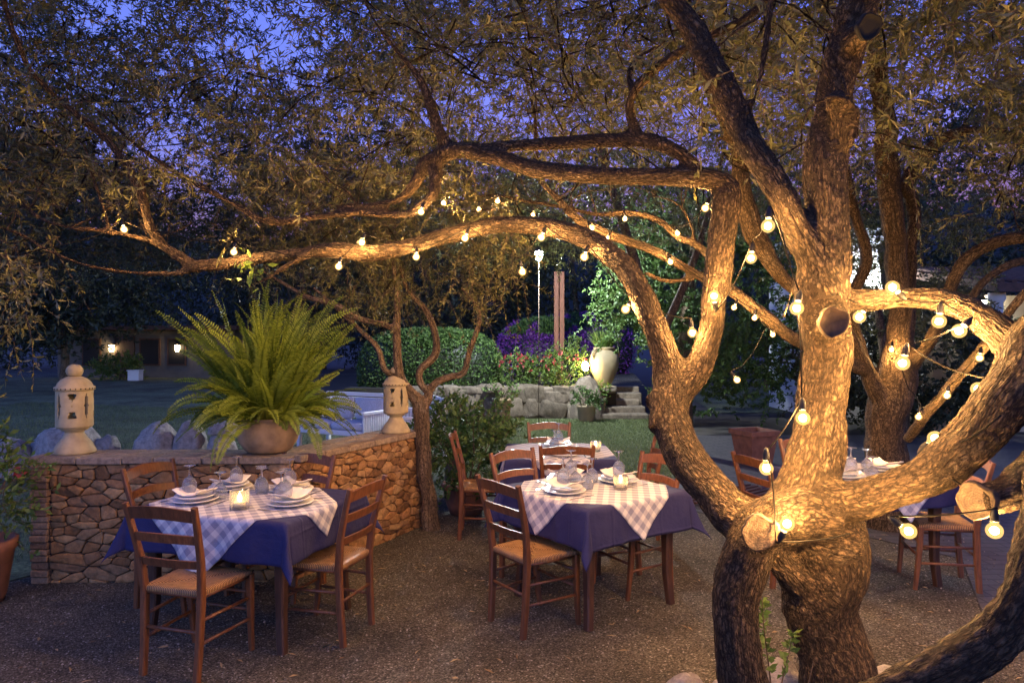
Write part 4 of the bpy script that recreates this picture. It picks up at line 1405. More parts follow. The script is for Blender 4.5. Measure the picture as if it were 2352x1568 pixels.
def drape(x, y, hx, hy, off, seed, flare=.30):
    """where a point of a flat cloth ends up when the cloth lies over a table hx by hy"""
    ex, ey = max(0, abs(x) - hx), max(0, abs(y) - hy)
    sx, sy = (1 if x > 0 else -1), (1 if y > 0 else -1)
    z0 = .755 + off
    rip = mnoise.noise(Vector((x * 5, y * 5, seed)))
    if ex == 0 and ey == 0: return (x, y, z0 + .0008 * rip)
    R = .014
    if ex > 0 and ey > 0:
        rho = math.hypot(ex, ey); ph = math.atan2(ey, ex)
        bl = math.sin(2 * ph)
        sag = max(0, rho - R)
        out = R + off + sag * (.10 + flare * bl ** 2) + .025 * rip * min(1, sag * 6)
        d2 = ph + .35 * math.sin(2 * (ph - PI / 4)) * -1 * 0
        z = z0 - R - sag * (.99 - .22 * flare * bl ** 2)
        if rho < R: out = rho; z = z0 - R * (1 - math.cos(rho / R * PI / 2))
        return (sx * (hx + math.cos(d2) * out), sy * (hy + math.sin(d2) * out), z)
    e = ex + ey
    sag = max(0, e - R)
    along = y if ex > 0 else x
    w = min(1, sag * 7)
    out = R + off + sag * .10 + w * (.038 * mnoise.noise(Vector((along * 4.5, seed * 3.1 + (1 if ex > 0 else 5) * sx * sy, sag * 1.2))) + .008 * math.sin(along * 13 + seed + 4 * mnoise.noise(Vector((along * 2, seed, 0)))) + .010 * mnoise.noise(Vector((along * 11, seed, sag * 3))))
    z = z0 - R - sag * .985
    if e < R: out = e; z = z0 - R * (1 - math.cos(e / R * PI / 2))
    if ex > 0: return (sx * (hx + max(out, .001)), y, z)
    return (x, sy * (hy + max(out, .001)), z)


def cloth(name, cx, cy, ang, hx, hy, sizes, rot, mat, off, seed, label, cat, group, shift=(0, 0), n=84):
    """sizes: full width and depth of the flat cloth, rot: its turn on the table"""
    a = math.radians(ang)
    vs, fs, uv = [], [], []
    r = math.radians(rot)
    W_, D_ = sizes

    def samp(L, h):
        return np.linspace(-L / 2, L / 2, n + 1)
    xs, ys = samp(W_, hx), samp(D_, hy)
    for j in range(n + 1):
        for i in range(n + 1):
            fx = xs[i] * math.cos(r) - ys[j] * math.sin(r) + shift[0]
            fy = xs[i] * math.sin(r) + ys[j] * math.cos(r) + shift[1]
            vs.append(drape(fx, fy, hx, hy, off, seed))
            uv.append((xs[i], ys[j], 0))
    for j in range(n):
        for i in range(n):
            fs.append((j * (n + 1) + i, j * (n + 1) + i + 1, (j + 1) * (n + 1) + i + 1, (j + 1) * (n + 1) + i))
    me = bpy.data.meshes.new(name); me.from_pydata(vs, [], fs)
    at_ = me.attributes.new('cloth', 'FLOAT_VECTOR', 'POINT'); at_.data.foreach_set('vector', np.array(uv, np.float32).reshape(-1))
    me.polygons.foreach_set('use_smooth', [True] * len(fs))
    o = link(name, me, None, [M[mat]])
    sd = o.modifiers.new('thick', 'SOLIDIFY'); sd.thickness = .0016; sd.offset = 1
    o.location = (cx, cy, .004); o.rotation_euler = (0, 0, a)
    return tag(o, label, cat, group)


# ------------------------------------------------------------------ tableware
def weld(o):
    bm = bmesh.new(); bm.from_mesh(o.data)
    bmesh.ops.remove_doubles(bm, verts=bm.verts[:], dist=1e-5)
    bmesh.ops.dissolve_degenerate(bm, edges=bm.edges[:], dist=1e-6)
    bmesh.ops.recalc_face_normals(bm, faces=bm.faces[:])
    bm.to_mesh(o.data); bm.free()
    return o


def make_glass(name='wine_glass'):
    """stands upside down on its rim"""
    prof = [(.0335, 0), (.0385, .022), (.0405, .042), (.037, .064), (.026, .082), (.012, .093), (.0048, .100), (.0040, .125), (.0042, .146), (.010, .152), (.034, .1575), (.0345, .1595), (.0, .1605)]
    inner = [(.0, .088), (.011, .0875), (.0248, .079), (.0355, .0625), (.0390, .042), (.0370, .022), (.0322, 0)]
    mb = MB(); mb.lathe(inner + prof, 16)
    o = mb.build(name, M['glass'], None)
    weld(o)
    return o


def make_plate(r):
    mb = MB(); mb.lathe([(.0, .004), (r * .55, .004), (r * .62, .002), (r * .66, .002), (r * .97, .020), (r, .023), (r * .985, .0255), (r * .68, .0075), (r * .60, .0065), (0, .0065)], 40)
    return mb.build('plate', M['plate'], None, smooth=True)


def make_napkin():
    vs, fs = [], []
    n = 14
    for j in range(n + 1):
        for i in range(n + 1):
            u, v_ = i / n - .5, j / n - .5
            z_ = .004 + .13 * (u * u) * (1 if abs(u) > .0 else 0) + .006 * mnoise.noise(Vector((u * 5, v_ * 5, 2)))
            vs.append((u * .215, v_ * .155, z_))
    for j in range(n):
        for i in range(n): fs.append((j * (n + 1) + i, j * (n + 1) + i + 1, (j + 1) * (n + 1) + i + 1, (j + 1) * (n + 1) + i))
    me = bpy.data.meshes.new('napkin'); me.from_pydata(vs, [], fs)
    me.polygons.foreach_set('use_smooth', [True] * len(fs))
    o = link('napkin', me, None, [M['napkin']])
    sd = o.modifiers.new('t', 'SOLIDIFY'); sd.thickness = .003; sd.offset = 1
    return o


def make_fork():
    mb = MB()
    mb.bar([(0, -.10, .002), (0, -.02, .004), (0, .04, .005)], [.011, .006, .010], [.002] * 3)
    mb.bar([(0, .04, .005), (0, .06, .005)], [.018, .020], [.002] * 2)
    for k in range(4): mb.bar([((k - 1.5) * .0055, .058, .005), ((k - 1.5) * .0055, .098, .007)], [.003, .002], [.0018] * 2)
    return mb.build('fork', M['steel'], None)


def make_knife():
    mb = MB()
    mb.bar([(0, -.11, .003), (0, -.02, .003)], [.010, .008], [.005, .004])
    mb.bar([(0, -.02, .003), (0, .04, .003), (.003, .10, .003)], [.014, .017, .004], [.0018] * 3)
    return mb.build('knife', M['steel'], None)


def make_candle(square):
    root = empty('candle_holder', (0, 0, 0), 0, 'x x x x', 'candle', 'lit candles on the tables')
    mb = MB()
    if square:
        s_, t_, h = .036, .006, .088
        o_ = [(-s_, -s_), (s_, -s_), (s_, s_), (-s_, s_)]; k = (s_ - t_) / s_
        vs = [(x, y, 0) for x, y in o_] + [(x, y, h) for x, y in o_] + [(x * k, y * k, h) for x, y in o_] + [(x * k, y * k, .012) for x, y in o_]
        fs = [(3, 2, 1, 0), (12, 13, 14, 15)]
        for l in range(3):
            for i in range(4):
                j = (i + 1) % 4; fs.append((l * 4 + i, l * 4 + j, l * 4 + 4 + j, l * 4 + 4 + i))
        mb.add(vs, fs)
        mb.build('glass_cup', M['frosted_glass'], root)
    else:
        mb.lathe([(0, .010), (.030, .011), (.033, .02), (.0385, .075), (.0405, .0765), (.042, .075), (.037, .004), (.034, 0), (0, 0)], 28)
        weld(mb.build('glass_cup', M['frosted_glass'], root, smooth=True))
    mb = MB(); mb.lathe([(0, .0125), (.024, .0125), (.024, .034), (.020, .035), (0, .033)], 20)
    mb.build('tea_light', M['wax'], root, smooth=True)
    mb = MB(); mb.lathe([(0, .034), (.007, .038), (.0115, .047), (.0095, .058), (.004, .070), (0, .078)], 12)
    mb.build('flame', M['flame'], root, smooth=True)
    return root


protos = {'glass': make_glass(), 'big': make_plate(.140), 'small': make_plate(.118), 'napkin': make_napkin(), 'fork': make_fork(), 'knife': make_knife(), 'sq': make_candle(True), 'rd': make_candle(False)}
first = {k: True for k in protos}
CAT = {'glass': ('wine glass', 'upturned wine glasses on the tables'), 'big': ('plate', 'white plates on the tables'), 'small': ('plate', 'white plates on the tables'), 'napkin': ('napkin', 'cream napkins on the plates'), 'fork': ('fork', 'steel forks'), 'knife': ('knife', 'steel knives'), 'sq': ('candle', 'lit candles on the tables'), 'rd': ('candle', 'lit candles on the tables')}


SIZE = {'sq': 1.3, 'rd': 1.2, 'glass': 1.06}


def put(kind, x, y, z, rz, label):
    o = protos[kind]
    if first[kind]: first[kind] = False
    else: o = copy_tree(o)
    o.location = (x, y, z); o.rotation_euler = (0, 0, rz)
    o.scale = (SIZE.get(kind, 1),) * 3
    tag(o, label, *CAT[kind])
    return o


TZ = .004 + .755 + .0052     # top of the overlay cloth


def table_point(T, u, v_):
    a = math.radians(T['ang'])
    return T['cx'] + u * math.cos(a) - v_ * math.sin(a), T['cy'] + u * math.sin(a) + v_ * math.cos(a)


def setting(T, u, v_, face, where, glasses=(), cutlery=True, napkin=True, top_glass=False):
    """one place laid on table T: u, v in table axes, face: heading of the sitter in degrees"""
    x, y = table_point(T, u, v_)
    f = math.radians(face)
    rz = f - PI / 2
    put('big', x, y, TZ, rz, f'large lower plate {where}')
    put('small', x, y, TZ + .0215, rz + .4, f'small upper plate {where}')
    if napkin: put('napkin', x, y, TZ + .044, rz + random.uniform(-.25, .25), f'curled cream napkin {where}')
    if cutlery:
        rx, ry = math.cos(rz), math.sin(rz)
        put('fork', x - rx * .175, y - ry * .175, TZ, rz + random.uniform(-.08, .08), f'steel fork {where}')
        put('knife', x + rx * .175, y + ry * .175, TZ, rz + random.uniform(-.08, .08), f'steel knife {where}')
    for (gr, gf, on, txt) in glasses:
        gx = x + math.cos(rz) * gr + math.cos(f) * gf; gy = y + math.sin(rz) * gr + math.sin(f) * gf
        put('glass', gx, gy, TZ + (.0495 if on else .0), random.uniform(0, 6), txt)


TABLES = [
    dict(cx=-1.62, cy=4.36, lx=1.06, ly=.84, ang=-17, over=.90, sh=(-.02, -.075)),
    dict(cx=.55, cy=4.72, lx=.88, ly=.86, ang=36, over=.86),
    dict(cx=.42, cy=6.30, lx=.92, ly=.92, ang=0, over=.92),
    dict(cx=2.60, cy=5.22, lx=.86, ly=.86, ang=16, over=.86),
]
NM = ['by the stone wall', 'next to the big olive', 'at the edge of the grass', 'behind the big olive']
for T, nm, i in zip(TABLES, NM, range(4)):
    make_table(T['cx'], T['cy'], T['lx'], T['ly'], T['ang'], f'dark wooden table under blue cloth {nm}', i)
    drop = (.235, .25, .22, .17)[i]
    cloth('tablecloth', T['cx'], T['cy'], T['ang'], T['lx'] / 2 + .003, T['ly'] / 2 + .003, (T['lx'] + 2 * drop, T['ly'] + 2 * drop), 0, 'cloth_blue', .0016, i * 3.3 + 1, f'dark blue tablecloth hanging over the table {nm}', 'tablecloth', 'blue tablecloths')
    cloth('overlay_cloth', T['cx'], T['cy'], T['ang'], T['lx'] / 2 + .0055, T['ly'] / 2 + .0055, (T['over'] + .12, T['over'] + .12), 45, 'cloth_check', .0036, i * 3.3 + 1, f'blue and white checked overlay set cornerwise on the table {nm}', 'table overlay', 'checked table overlays', T.get('sh', (0, 0)))

T1, T2, T3, T4 = TABLES
on1 = 'on the stone wall table'
setting(T1, -.30, -.16, 73, f'at the front place {on1}', [(.10, .10, False, f'wine glass beside the front plates {on1}'), (-.06, .02, True, f'wine glass standing on the front napkin {on1}')])
setting(T1, -.33, .20, -17, f'at the left place {on1}', [(-.02, .03, True, f'wine glass standing on the left napkin {on1}'), (.0, .24, False, f'wine glass in front of the left plates {on1}')])
setting(T1, .10, .26, 253, f'at the wall side place {on1}', [(.0, .02, True, f'wine glass standing on the napkin nearest the wall {on1}'), (.14, .12, False, f'wine glass beside the wall side plates {on1}')])
setting(T1, .31, -.06, 163, f'at the right place {on1}', [(-.02, .02, True, f'wine glass standing on the right napkin {on1}'), (.12, .15, False, f'wine glass in front of the right plates {on1}')])
x, y = table_point(T1, .09, -.24)
put('sq', x, y, TZ, math.radians(10), 'square glass candle holder with burning tea light on the table by the stone wall')
on2 = 'on the big olive table'
setting(T2, -.27, -.02, 36, f'at the near left place {on2}', [(.0, .20, False, f'wine glass in front of the near left plates {on2}'), (-.05, .03, True, f'wine glass standing on the near left napkin {on2}')])
setting(T2, -.02, .26, 306, f'at the far left place {on2}', [(.06, .17, False, f'wine glass in front of the far left plates {on2}'), (-.03, .02, True, f'wine glass standing on the far left napkin {on2}')])
setting(T2, .26, .02, 216, f'at the right place {on2}', [(.10, .16, False, f'wine glass in front of the right plates {on2}'), (.0, .0, True, f'wine glass standing on the right napkin {on2}')])
x, y = table_point(T2, .10, -.16)
put('rd', x, y, TZ, .3, 'round tumbler candle with burning tea light on the table next to the big olive')
on3 = 'on the grass edge table'
setting(T3, .03, -.27, 90, f'at the near place {on3}', [], napkin=False)
setting(T3, .02, .27, 270, f'at the far place {on3}', [(.0, .02, True, f'wine glass standing on the far napkin {on3}'), (.05, .16, False, f'wine glass in the middle {on3}')])
x, y = table_point(T3, .33, -.05)
put('rd', x, y, TZ, .8, 'round tumbler candle burning on the grass edge table')
on4 = 'on the far right table'
setting(T4, -.22, -.10, 16, f'at the left place {on4}', [(.16, .10, False, f'wine glass near the trunk {on4}'), (.03, .03, True, f'wine glass standing on the left napkin {on4}')], cutlery=False)
setting(T4, .0, .22, 286, f'at the far place {on4}', [(.10, .08, False, f'wine glass beside the far plates {on4}'), (.0, .02, True, f'wine glass standing on the far napkin {on4}')], cutlery=False)
setting(T4, .26, .03, 196, f'at the right place {on4}', [(.0, .16, False, f'wine glass in front of the right plates {on4}')], cutlery=False)

# chairs: (table, u, v, heading)
def seat_at(T, u, v_, face, label, turn=0):
    x, y = table_point(T, u, v_)
    return chair(x, y, T['ang'] + face + turn, label)


seat_at(T1, .07, -.56, 90, 'rush chair seen from behind at the front of the stone wall table', 1)
seat_at(T1, .53, .0, 180, 'ladder back rush chair at the right end of the table by the stone wall')
seat_at(T1, -.66, .12, 0, 'ladder back rush chair at the left end of the table, against the stone wall')
seat_at(T1, -.12, .52, 270, 'ladder back chair facing us between the stone wall and its table')
seat_at(T2, -.56, -.06, 0, 'rush chair at the near left side of the table next to the big olive')
seat_at(T2, -.06, .54, 270, 'orange lit ladder back chair at the far left side of the big olive table', 6)
seat_at(T2, .40, .02, 180, 'ladder back chair half hidden by the big olive limb, right of its table', -6)
seat_at(T3, .02, -.46, 90, 'ladder back chair with its back to us at the grass edge table')
seat_at(T3, -.04, .58, 270, 'ladder back chair on the grass side of the farthest table, facing us')
seat_at(T3, -.68, .0, 0, 'ladder back chair seen edge on at the left of the farthest table')
seat_at(T3, .66, .0, 180, 'ladder back chair seen edge on at the right of the farthest table')
seat_at(T4, .42, -.30, 150, 'ladder back chair under the heavy low limb at the right')
seat_at(T4, .12, .52, 270, 'ladder back chair at the far side of the table behind the big olive')
seat_at(T4, -.60, .10, 0, 'ladder back chair behind the big olive stem, near the planter')

# ---------------------------------------------------------------- string lights
def bulb_mesh():
    mb = MB()
    R = .026
    prof = [(0, -R)] + [(R * math.sin(a), -R * math.cos(a)) for a in np.linspace(.35, 2.55, 8)] + [(.0105, .028), (.0105, .032), (0, .032)]
    mb.lathe(prof, 14)
    o = mb.build('bulb', M['bulb_glass'], None, smooth=True)
    me = o.data; bpy.data.objects.remove(o)
    return me


def socket_mesh():
    mb = MB()
    mb.lathe([(0, .030), (.0115, .030), (.0125, .034), (.0125, .056), (.009, .066), (.004, .078), (0, .078)], 14)
    o = mb.build('socket', M['dark_metal'], None, smooth=True)
    me = o.data; bpy.data.objects.remove(o)
    return me


def core_mesh():
    mb = MB()
    mb.lathe([(0, -.013)] + [(.0125 * math.sin(a), -.0125 * math.cos(a)) for a in np.linspace(.5, 2.64, 6)] + [(0, .013)], 10)
    o = mb.build('glowing_core', M['bulb_core'], None, smooth=True)
    me = o.data; bpy.data.objects.remove(o)
    return me


BM, SM, KM = bulb_mesh(), socket_mesh(), core_mesh()


def strand(label, spots, sag=.05, lead=(), tail=(), size=1.0):
    """spots: world points of the bulbs, with the direction each socket points"""
    o = Vector(spots[0][0])
    root = empty('string_light', o, 0, label, 'string lights', 'strings of bulbs in the olives')
    way = [Vector(p) for p in lead]
    for (p, d) in spots:
        d = Vector(d).normalized()
        b = bpy.data.objects.new('bulb', BM); COL.objects.link(b); b.parent = root
        b.location = Vector(p) - o
        b.rotation_mode = 'QUATERNION'; b.rotation_quaternion = d.to_track_quat('Z', 'Y')
        b.scale = (size,) * 3
        s_ = bpy.data.objects.new('socket', SM); COL.objects.link(s_); s_.parent = b
        s_ = bpy.data.objects.new('glowing_core', KM); COL.objects.link(s_); s_.parent = b
        way.append(Vector(p) + d * .078 * size)
    way += [Vector(p) for p in tail]
    pts = []
    for a, b in zip(way[:-1], way[1:]):
        n = max(4, int((b - a).length / .06))
        for k in range(n):
            u = k / n
            q = a.lerp(b, u); q.z -= sag * 4 * u * (1 - u) * min(1.2, (b - a).length)
            q += Vector((mnoise.noise(q * 3), mnoise.noise(q * 3 + Vector((9, 0, 0))), mnoise.noise(q * 4))) * .02
            pts.append(q - o)
    pts.append(way[-1] - o)
    mb = MB(); mb.tube(pts, .0032, 6)
    mb.build('wire', M['wire'], root, smooth=True)
    return root


UP, DN = (0, 0, 1), (0, 0, -1)
strand('string of round bulbs along the long low limb arching over the stone wall', [
    (at(285, 527, 4.50), (-.3, .2, .9)), (at(537, 579, 4.44), (.2, .1, 1)), (at(778, 612, 4.30), (.2, .3, 1)), (at(831, 557, 4.30), (.3, .1, .9)), (at(956, 590, 4.28), (0, .3, 1)),
    (at(1068, 547, 4.14), (.3, .2, .9)), (at(1200, 624, 4.1), (-.2, 0, 1)), (at(1243, 545, 3.92), (.4, .3, .9)), (at(1342, 590, 3.74), (.3, .3, .9)), (at(1437, 710, 3.52), (.6, .2, .8)), (at(1590, 764, 3.34), (-.1, 0, 1))],
    lead=[at(-60, 590, 4.3), at(90, 575, 4.4), at(200, 548, 4.5)], size=.88)
strand('string of small bulbs on the high thin branches behind the long limb', [
    (at(967, 487, 4.02), (.2, .2, 1)), (at(1019, 466, 4.9), (.3, 0, 1)), (at(1100, 482, 5.2), (0, 0, 1)), (at(1143, 462, 5.4), (0, 0, 1)), (at(1225, 492, 5.5), (0, 0, 1)), (at(1360, 524, 5.12), (-.5, .2, .8)),
    (at(1394, 549, 5.12), (.4, 0, .9)), (at(1435, 503, 5.5), (0, 0, 1)), (at(1556, 536, 5.35), (-.3, .1, 1)), (at(1620, 478, 3.62), (.4, 0, 1))], size=.8)
strand('string of small bulbs on the lit diagonal branch behind the big olive', [
    (at(1540, 602, 5.15), (-.3, .2, 1)), (at(1686, 706, 5.3), (.4, 0, .9)), (at(1733, 730, 5.35), (.2, 0, 1)), (at(1775, 768, 5.45), (-.5, .2, .9)), (at(1693, 872, 4.4), (-.6, 0, .8))], size=.85)
strand('string of large bulbs winding up the stem of the big olive', [
    (at(1808, 1202, 2.50), (-.3, .2, -.9)), (at(1760, 1075, 2.62), (0, 0, 1)), (at(1844, 960, 2.60), (.05, .2, 1)), (at(1830, 708, 2.62), (.3, .3, .9)), (at(1764, 519, 2.68), (.1, .1, 1)), (at(1725, 593, 3.2), (.2, .2, 1)), (at(1640, 680, 3.26), (.2, .3, -.9))],
    lead=[at(1950, 1225, 2.52)])
strand('string of large bulbs along the thick right hand limb', [
    (at(1974, 728, 2.92), (.6, .2, .7)), (at(2050, 660, 2.70), (.8, .2, -.6)), (at(2157, 738, 2.66), (.2, .2, 1)), (at(2203, 760, 2.58), (.7, .2, .6)), (at(2073, 834, 2.60), (.3, .1, 1)), (at(2247, 893, 2.62), (.9, .2, .5))],
    lead=[at(1946, 690, 2.72)])
strand('string of large bulbs under the heavy low limb at the right', [
    (at(2148, 1006, 2.53), (-.7, .2, -.7)), (at(2284, 1218, 2.28), (0, .0, 1)), (at(2087, 1219, 2.36), (-.8, .2, .6))],
    lead=[at(2300, 960, 2.26)])
strand('string of small bulbs on the slim slanting branch at the far right', [
    (at(2250, 822, 4.7), (.3, .2, 1)), (at(2175, 908, 5.0), (.3, .2, 1)), (at(2110, 957, 5.3), (.2, .1, 1)), (at(2048, 803, 6.4), (.2, .2, 1))])
# the string goes on overhead, out of the picture, across to the next tree
strand('string of bulbs slung overhead between the trees', [
    (Vector((-3.3, 1.7, 2.9)), UP), (Vector((-2.3, .9, 2.6)), UP), (Vector((-1.1, .5, 2.5)), UP)],
    lead=[Vector((-4.2, 2.6, 3.2))], tail=[Vector((.4, .1, 2.6)), Vector((2.2, .2, 2.9))])

# ------------------------------------------------------------------ boulders
def boulder(loc, s, seed, label, mat='boulder', group=None, name='boulder', cut=.25):
    bm = bmesh.new()
    bmesh.ops.create_icosphere(bm, subdivisions=4, radius=1)
    for v_ in bm.verts:
        p = v_.co.copy()
        p = Vector([math.copysign(abs(c) ** .8, c) for c in p])
        k = 1 + .16 * mnoise.noise(p * .9 + Vector((seed, 0, 0))) + .10 * mnoise.noise(p * 2.6 + Vector((0, seed, 0))) + .025 * mnoise.noise(p * 9)
        q = p * k
        v_.co = Vector((q.x * s[0], q.y * s[1], max(q.z, -cut) * s[2] + cut * s[2]))
    me = bpy.data.meshes.new(name)
    bm.to_mesh(me); bm.free()
    a = me.attributes.new('tint', 'FLOAT', 'POINT'); a.data.foreach_set('value', [(seed * .37) % 1] * len(me.vertices))
    me.polygons.foreach_set('use_smooth', [True] * len(me.polygons))
    o = link(name, me, None, [M[mat]])
    o.location = loc
    return tag(o, label, 'boulder', group)


GB = 'granite boulders edging the lawn'
for (vx, top, w, y, lab, sd) in [(150, 968, 150, 9.3, 'broad granite boulder behind the left clay lantern', 1.3), (246, 992, 62, 9.4, 'small low boulder right of the left clay lantern', 2.9), (360, 964, 96, 9.5, 'tall rounded boulder, the largest between lantern and fern', 4.1),
                                 (440, 967, 78, 9.5, 'rounded boulder left of the split boulder', 5.7), (512, 990, 74, 9.4, 'low half of the split boulder beside the fern pot', 6.2), (18, 1000, 110, 9.0, 'boulder at the left edge of the picture', 8.8)]:
    z = EYE - (top - CY) / FPX * y
    p = at(vx, CY, y)
    boulder((p.x, y, -.05), (w / 2 / FPX * y * 1.0, w / 2 / FPX * y * .9, z / 1.22), sd, lab, group=GB)
boulder((at(512, CY, 9.5).x + .02, 9.5, .50), (.19, .2, .13), 3.3, 'cracked off top piece resting on the split boulder', group=GB)
RB = 'stones round the foot of the big olive'
for (vx, vy, w, y, lab, sd) in [(1575, 1536, 105, 3.15, 'pale round stone left of the olive roots', 1.1), (1655, 1562, 70, 3.0, 'small stone touching the left olive leg', 2.2), (1800, 1512, 110, 2.98, 'stone between the two olive legs', 3.6), (2050, 1530, 140, 3.2, 'wide flat stone right of the olive foot', 4.4), (2160, 1545, 80, 3.1, 'stone half behind the bent limb at the lower right', 5.9)]:
    p = at(vx, vy, y)
    boulder((p.x, y, -.02), (w / 2 / FPX * y, w / 2 / FPX * y, p.z / 1.22), sd, lab, 'boulder', RB, 'stone')

# ----------------------------------------------------------- back terrace
TY, TH = 16.0, .66
mb = MB()
mb.add([(-3.9, TY + .2, .0), (2.42, TY + .2, 0), (2.42, 30, 0), (-3.9, 30, 0), (-3.9, TY + .2, TH), (2.42, TY + .2, TH), (2.42, 30, TH), (-3.9, 30, TH)], [(4, 5, 6, 7), (0, 1, 5, 4), (1, 2, 6, 5), (3, 0, 4, 7)])
o = mb.build('terrace_ground', M['earth']); tag(o, kind='structure')
rw = empty('retaining_wall', (0, TY, 0), 0, 'retaining wall of big rough stones below the flower bed', 'wall')
rnd = random.Random(12)
for (row, z0, h0) in ((0, .0, .40), (1, .33, .33), (2, .56, .14)):
    x = -2.9 + row * .17
    while x < 1.9:
        w = rnd.uniform(.34, .86) * (1, .9, .8)[row]
        h = h0 * rnd.uniform(.85, 1.2)
        sd = rnd.uniform(0, 50)
        bm = bmesh.new(); bmesh.ops.create_icosphere(bm, subdivisions=3, radius=1)
        for v_ in bm.verts:
            c = Vector([math.copysign(abs(k_) ** .5, k_) for k_ in v_.co])
            c *= 1 + .22 * mnoise.noise(v_.co * 1.3 + Vector((sd, 0, 0))) + .09 * mnoise.noise(v_.co * 3.5 + Vector((0, sd, 0)))
            v_.co = Vector((c.x * w * .56, c.y * .24, c.z * h * .60))
        me = bpy.data.meshes.new('stone'); bm.to_mesh(me); bm.free()
        a_ = me.attributes.new('tint', 'FLOAT', 'POINT'); a_.data.foreach_set('value', [rnd.random()] * len(me.vertices))
        me.polygons.foreach_set('use_smooth', [True] * len(me.polygons))
        o = link('stone', me, rw, [M['garden_stone']])
        o.location = (x + w / 2, rnd.uniform(-.03, .05) + row * .04, z0 + h * .5); o.rotation_euler = (0, rnd.uniform(-.1, .1), rnd.uniform(-.1, .1))
        x += w * .98
mb = MB(); mb.box((-.45, .15, TH / 2 - .02), (4.9, .1, TH - .06)); mb.build('earth_core', M['soil'], rw)
st = empty('garden_steps', (2.5, 15.5, 0), 0, 'rough stone steps climbing beside the retaining wall', 'steps')
for k in range(5):
    mb = MB()
    x0 = 0.0 if k < 3 else .12
    h = TH * (k + 1) / 5
    mb.box((x0 + .02 * math.sin(k * 2), .22 + k * .36, h / 2), (1.12 - .05 * k, .40, h - .002 * k), 0, .3 + .1 * k, .025)
    mb.build('step', M['garden_stone'], st, attr=True)
sheet('upper_path', [(2.43, 17.4), (3.3, 17.4), (4.2, 24), (2.43, 24)], TH, 'far_stone' if 'far_stone' in M else 'gravel')
boulder((1.68, 15.75, -.03), (.36, .26, .80), 7.7, 'tall upright boulder at the foot of the steps beside the amphora', 'garden_stone', None, 'boulder', .25)
boulder((-.40, 15.75, .60), (.22, .2, .18), 3.1, 'white rounded stone on the left end of the retaining wall', 'garden_stone')

jar = empty('amphora', (2.20, 16.65, TH), 0.5, 'large pale clay amphora lit from the side, beside the steps, with grass in its mouth', 'jar')
mb = MB()
mb.lathe([(0, 0), (.13, 0), (.15, .03), (.21, .14), (.305, .36), (.355, .56), (.345, .70), (.29, .81), (.225, .87), (.215, .90), (.25, .925), (.255, .95), (.225, .955), (.19, .92), (.0, .86)], 40)
mb.build('body', M['jar'], jar, smooth=True)
for s_ in (-1, 1):
    mb = MB(); mb.tube([(s_ * .22, -.06, .90), (s_ * .35, -.07, .88), (s_ * .40, -.07, .78), (s_ * .33, -.06, .66)], .028, 8)
    mb.build('handle', M['jar'], jar, smooth=True)


def blades(n, seed, hmin, hmax, base_r, lean, w):
    r = np.random.default_rng(seed)
    a = r.uniform(0, 2 * PI, n); rr = base_r * np.sqrt(r.uniform(0, 1, n))
    b = np.stack([rr * np.cos(a), rr * np.sin(a), np.zeros(n)], 1)
    a2 = a + r.normal(0, .7, n); ln = lean * r.uniform(.1, 1, n)
    d = unit(np.stack([np.cos(a2) * ln, np.sin(a2) * ln, np.ones(n)], 1))
    h = r.uniform(hmin, hmax, n)
    side = unit(np.cross(d, r.normal(size=(n, 3))))
    mid = b + d * (h * .6)[:, None]
    d2 = d.copy(); d2[:, 2] -= ln * .9; d2 = unit(d2)
    tip = mid + d2 * (h * .4)[:, None]
    W_ = np.full((n, 1), w)
    q1 = np.stack([b - side * W_ * .4, b + side * W_ * .4, mid + side * W_ * .5, mid - side * W_ * .5], 1)
    q2 = np.stack([mid - side * W_ * .5, mid + side * W_ * .5, tip + side * W_ * .05, tip - side * W_ * .05], 1)
    t_ = r.uniform(0, 1, n)
    return np.concatenate([q1, q2]), np.concatenate([t_, t_])


q, tn = blades(420, 3, .25, .62, .16, .75, .012); q[..., 2] += .88
quads_mesh('grass_tuft', q, ['leaf_bright'], None, tn, jar)

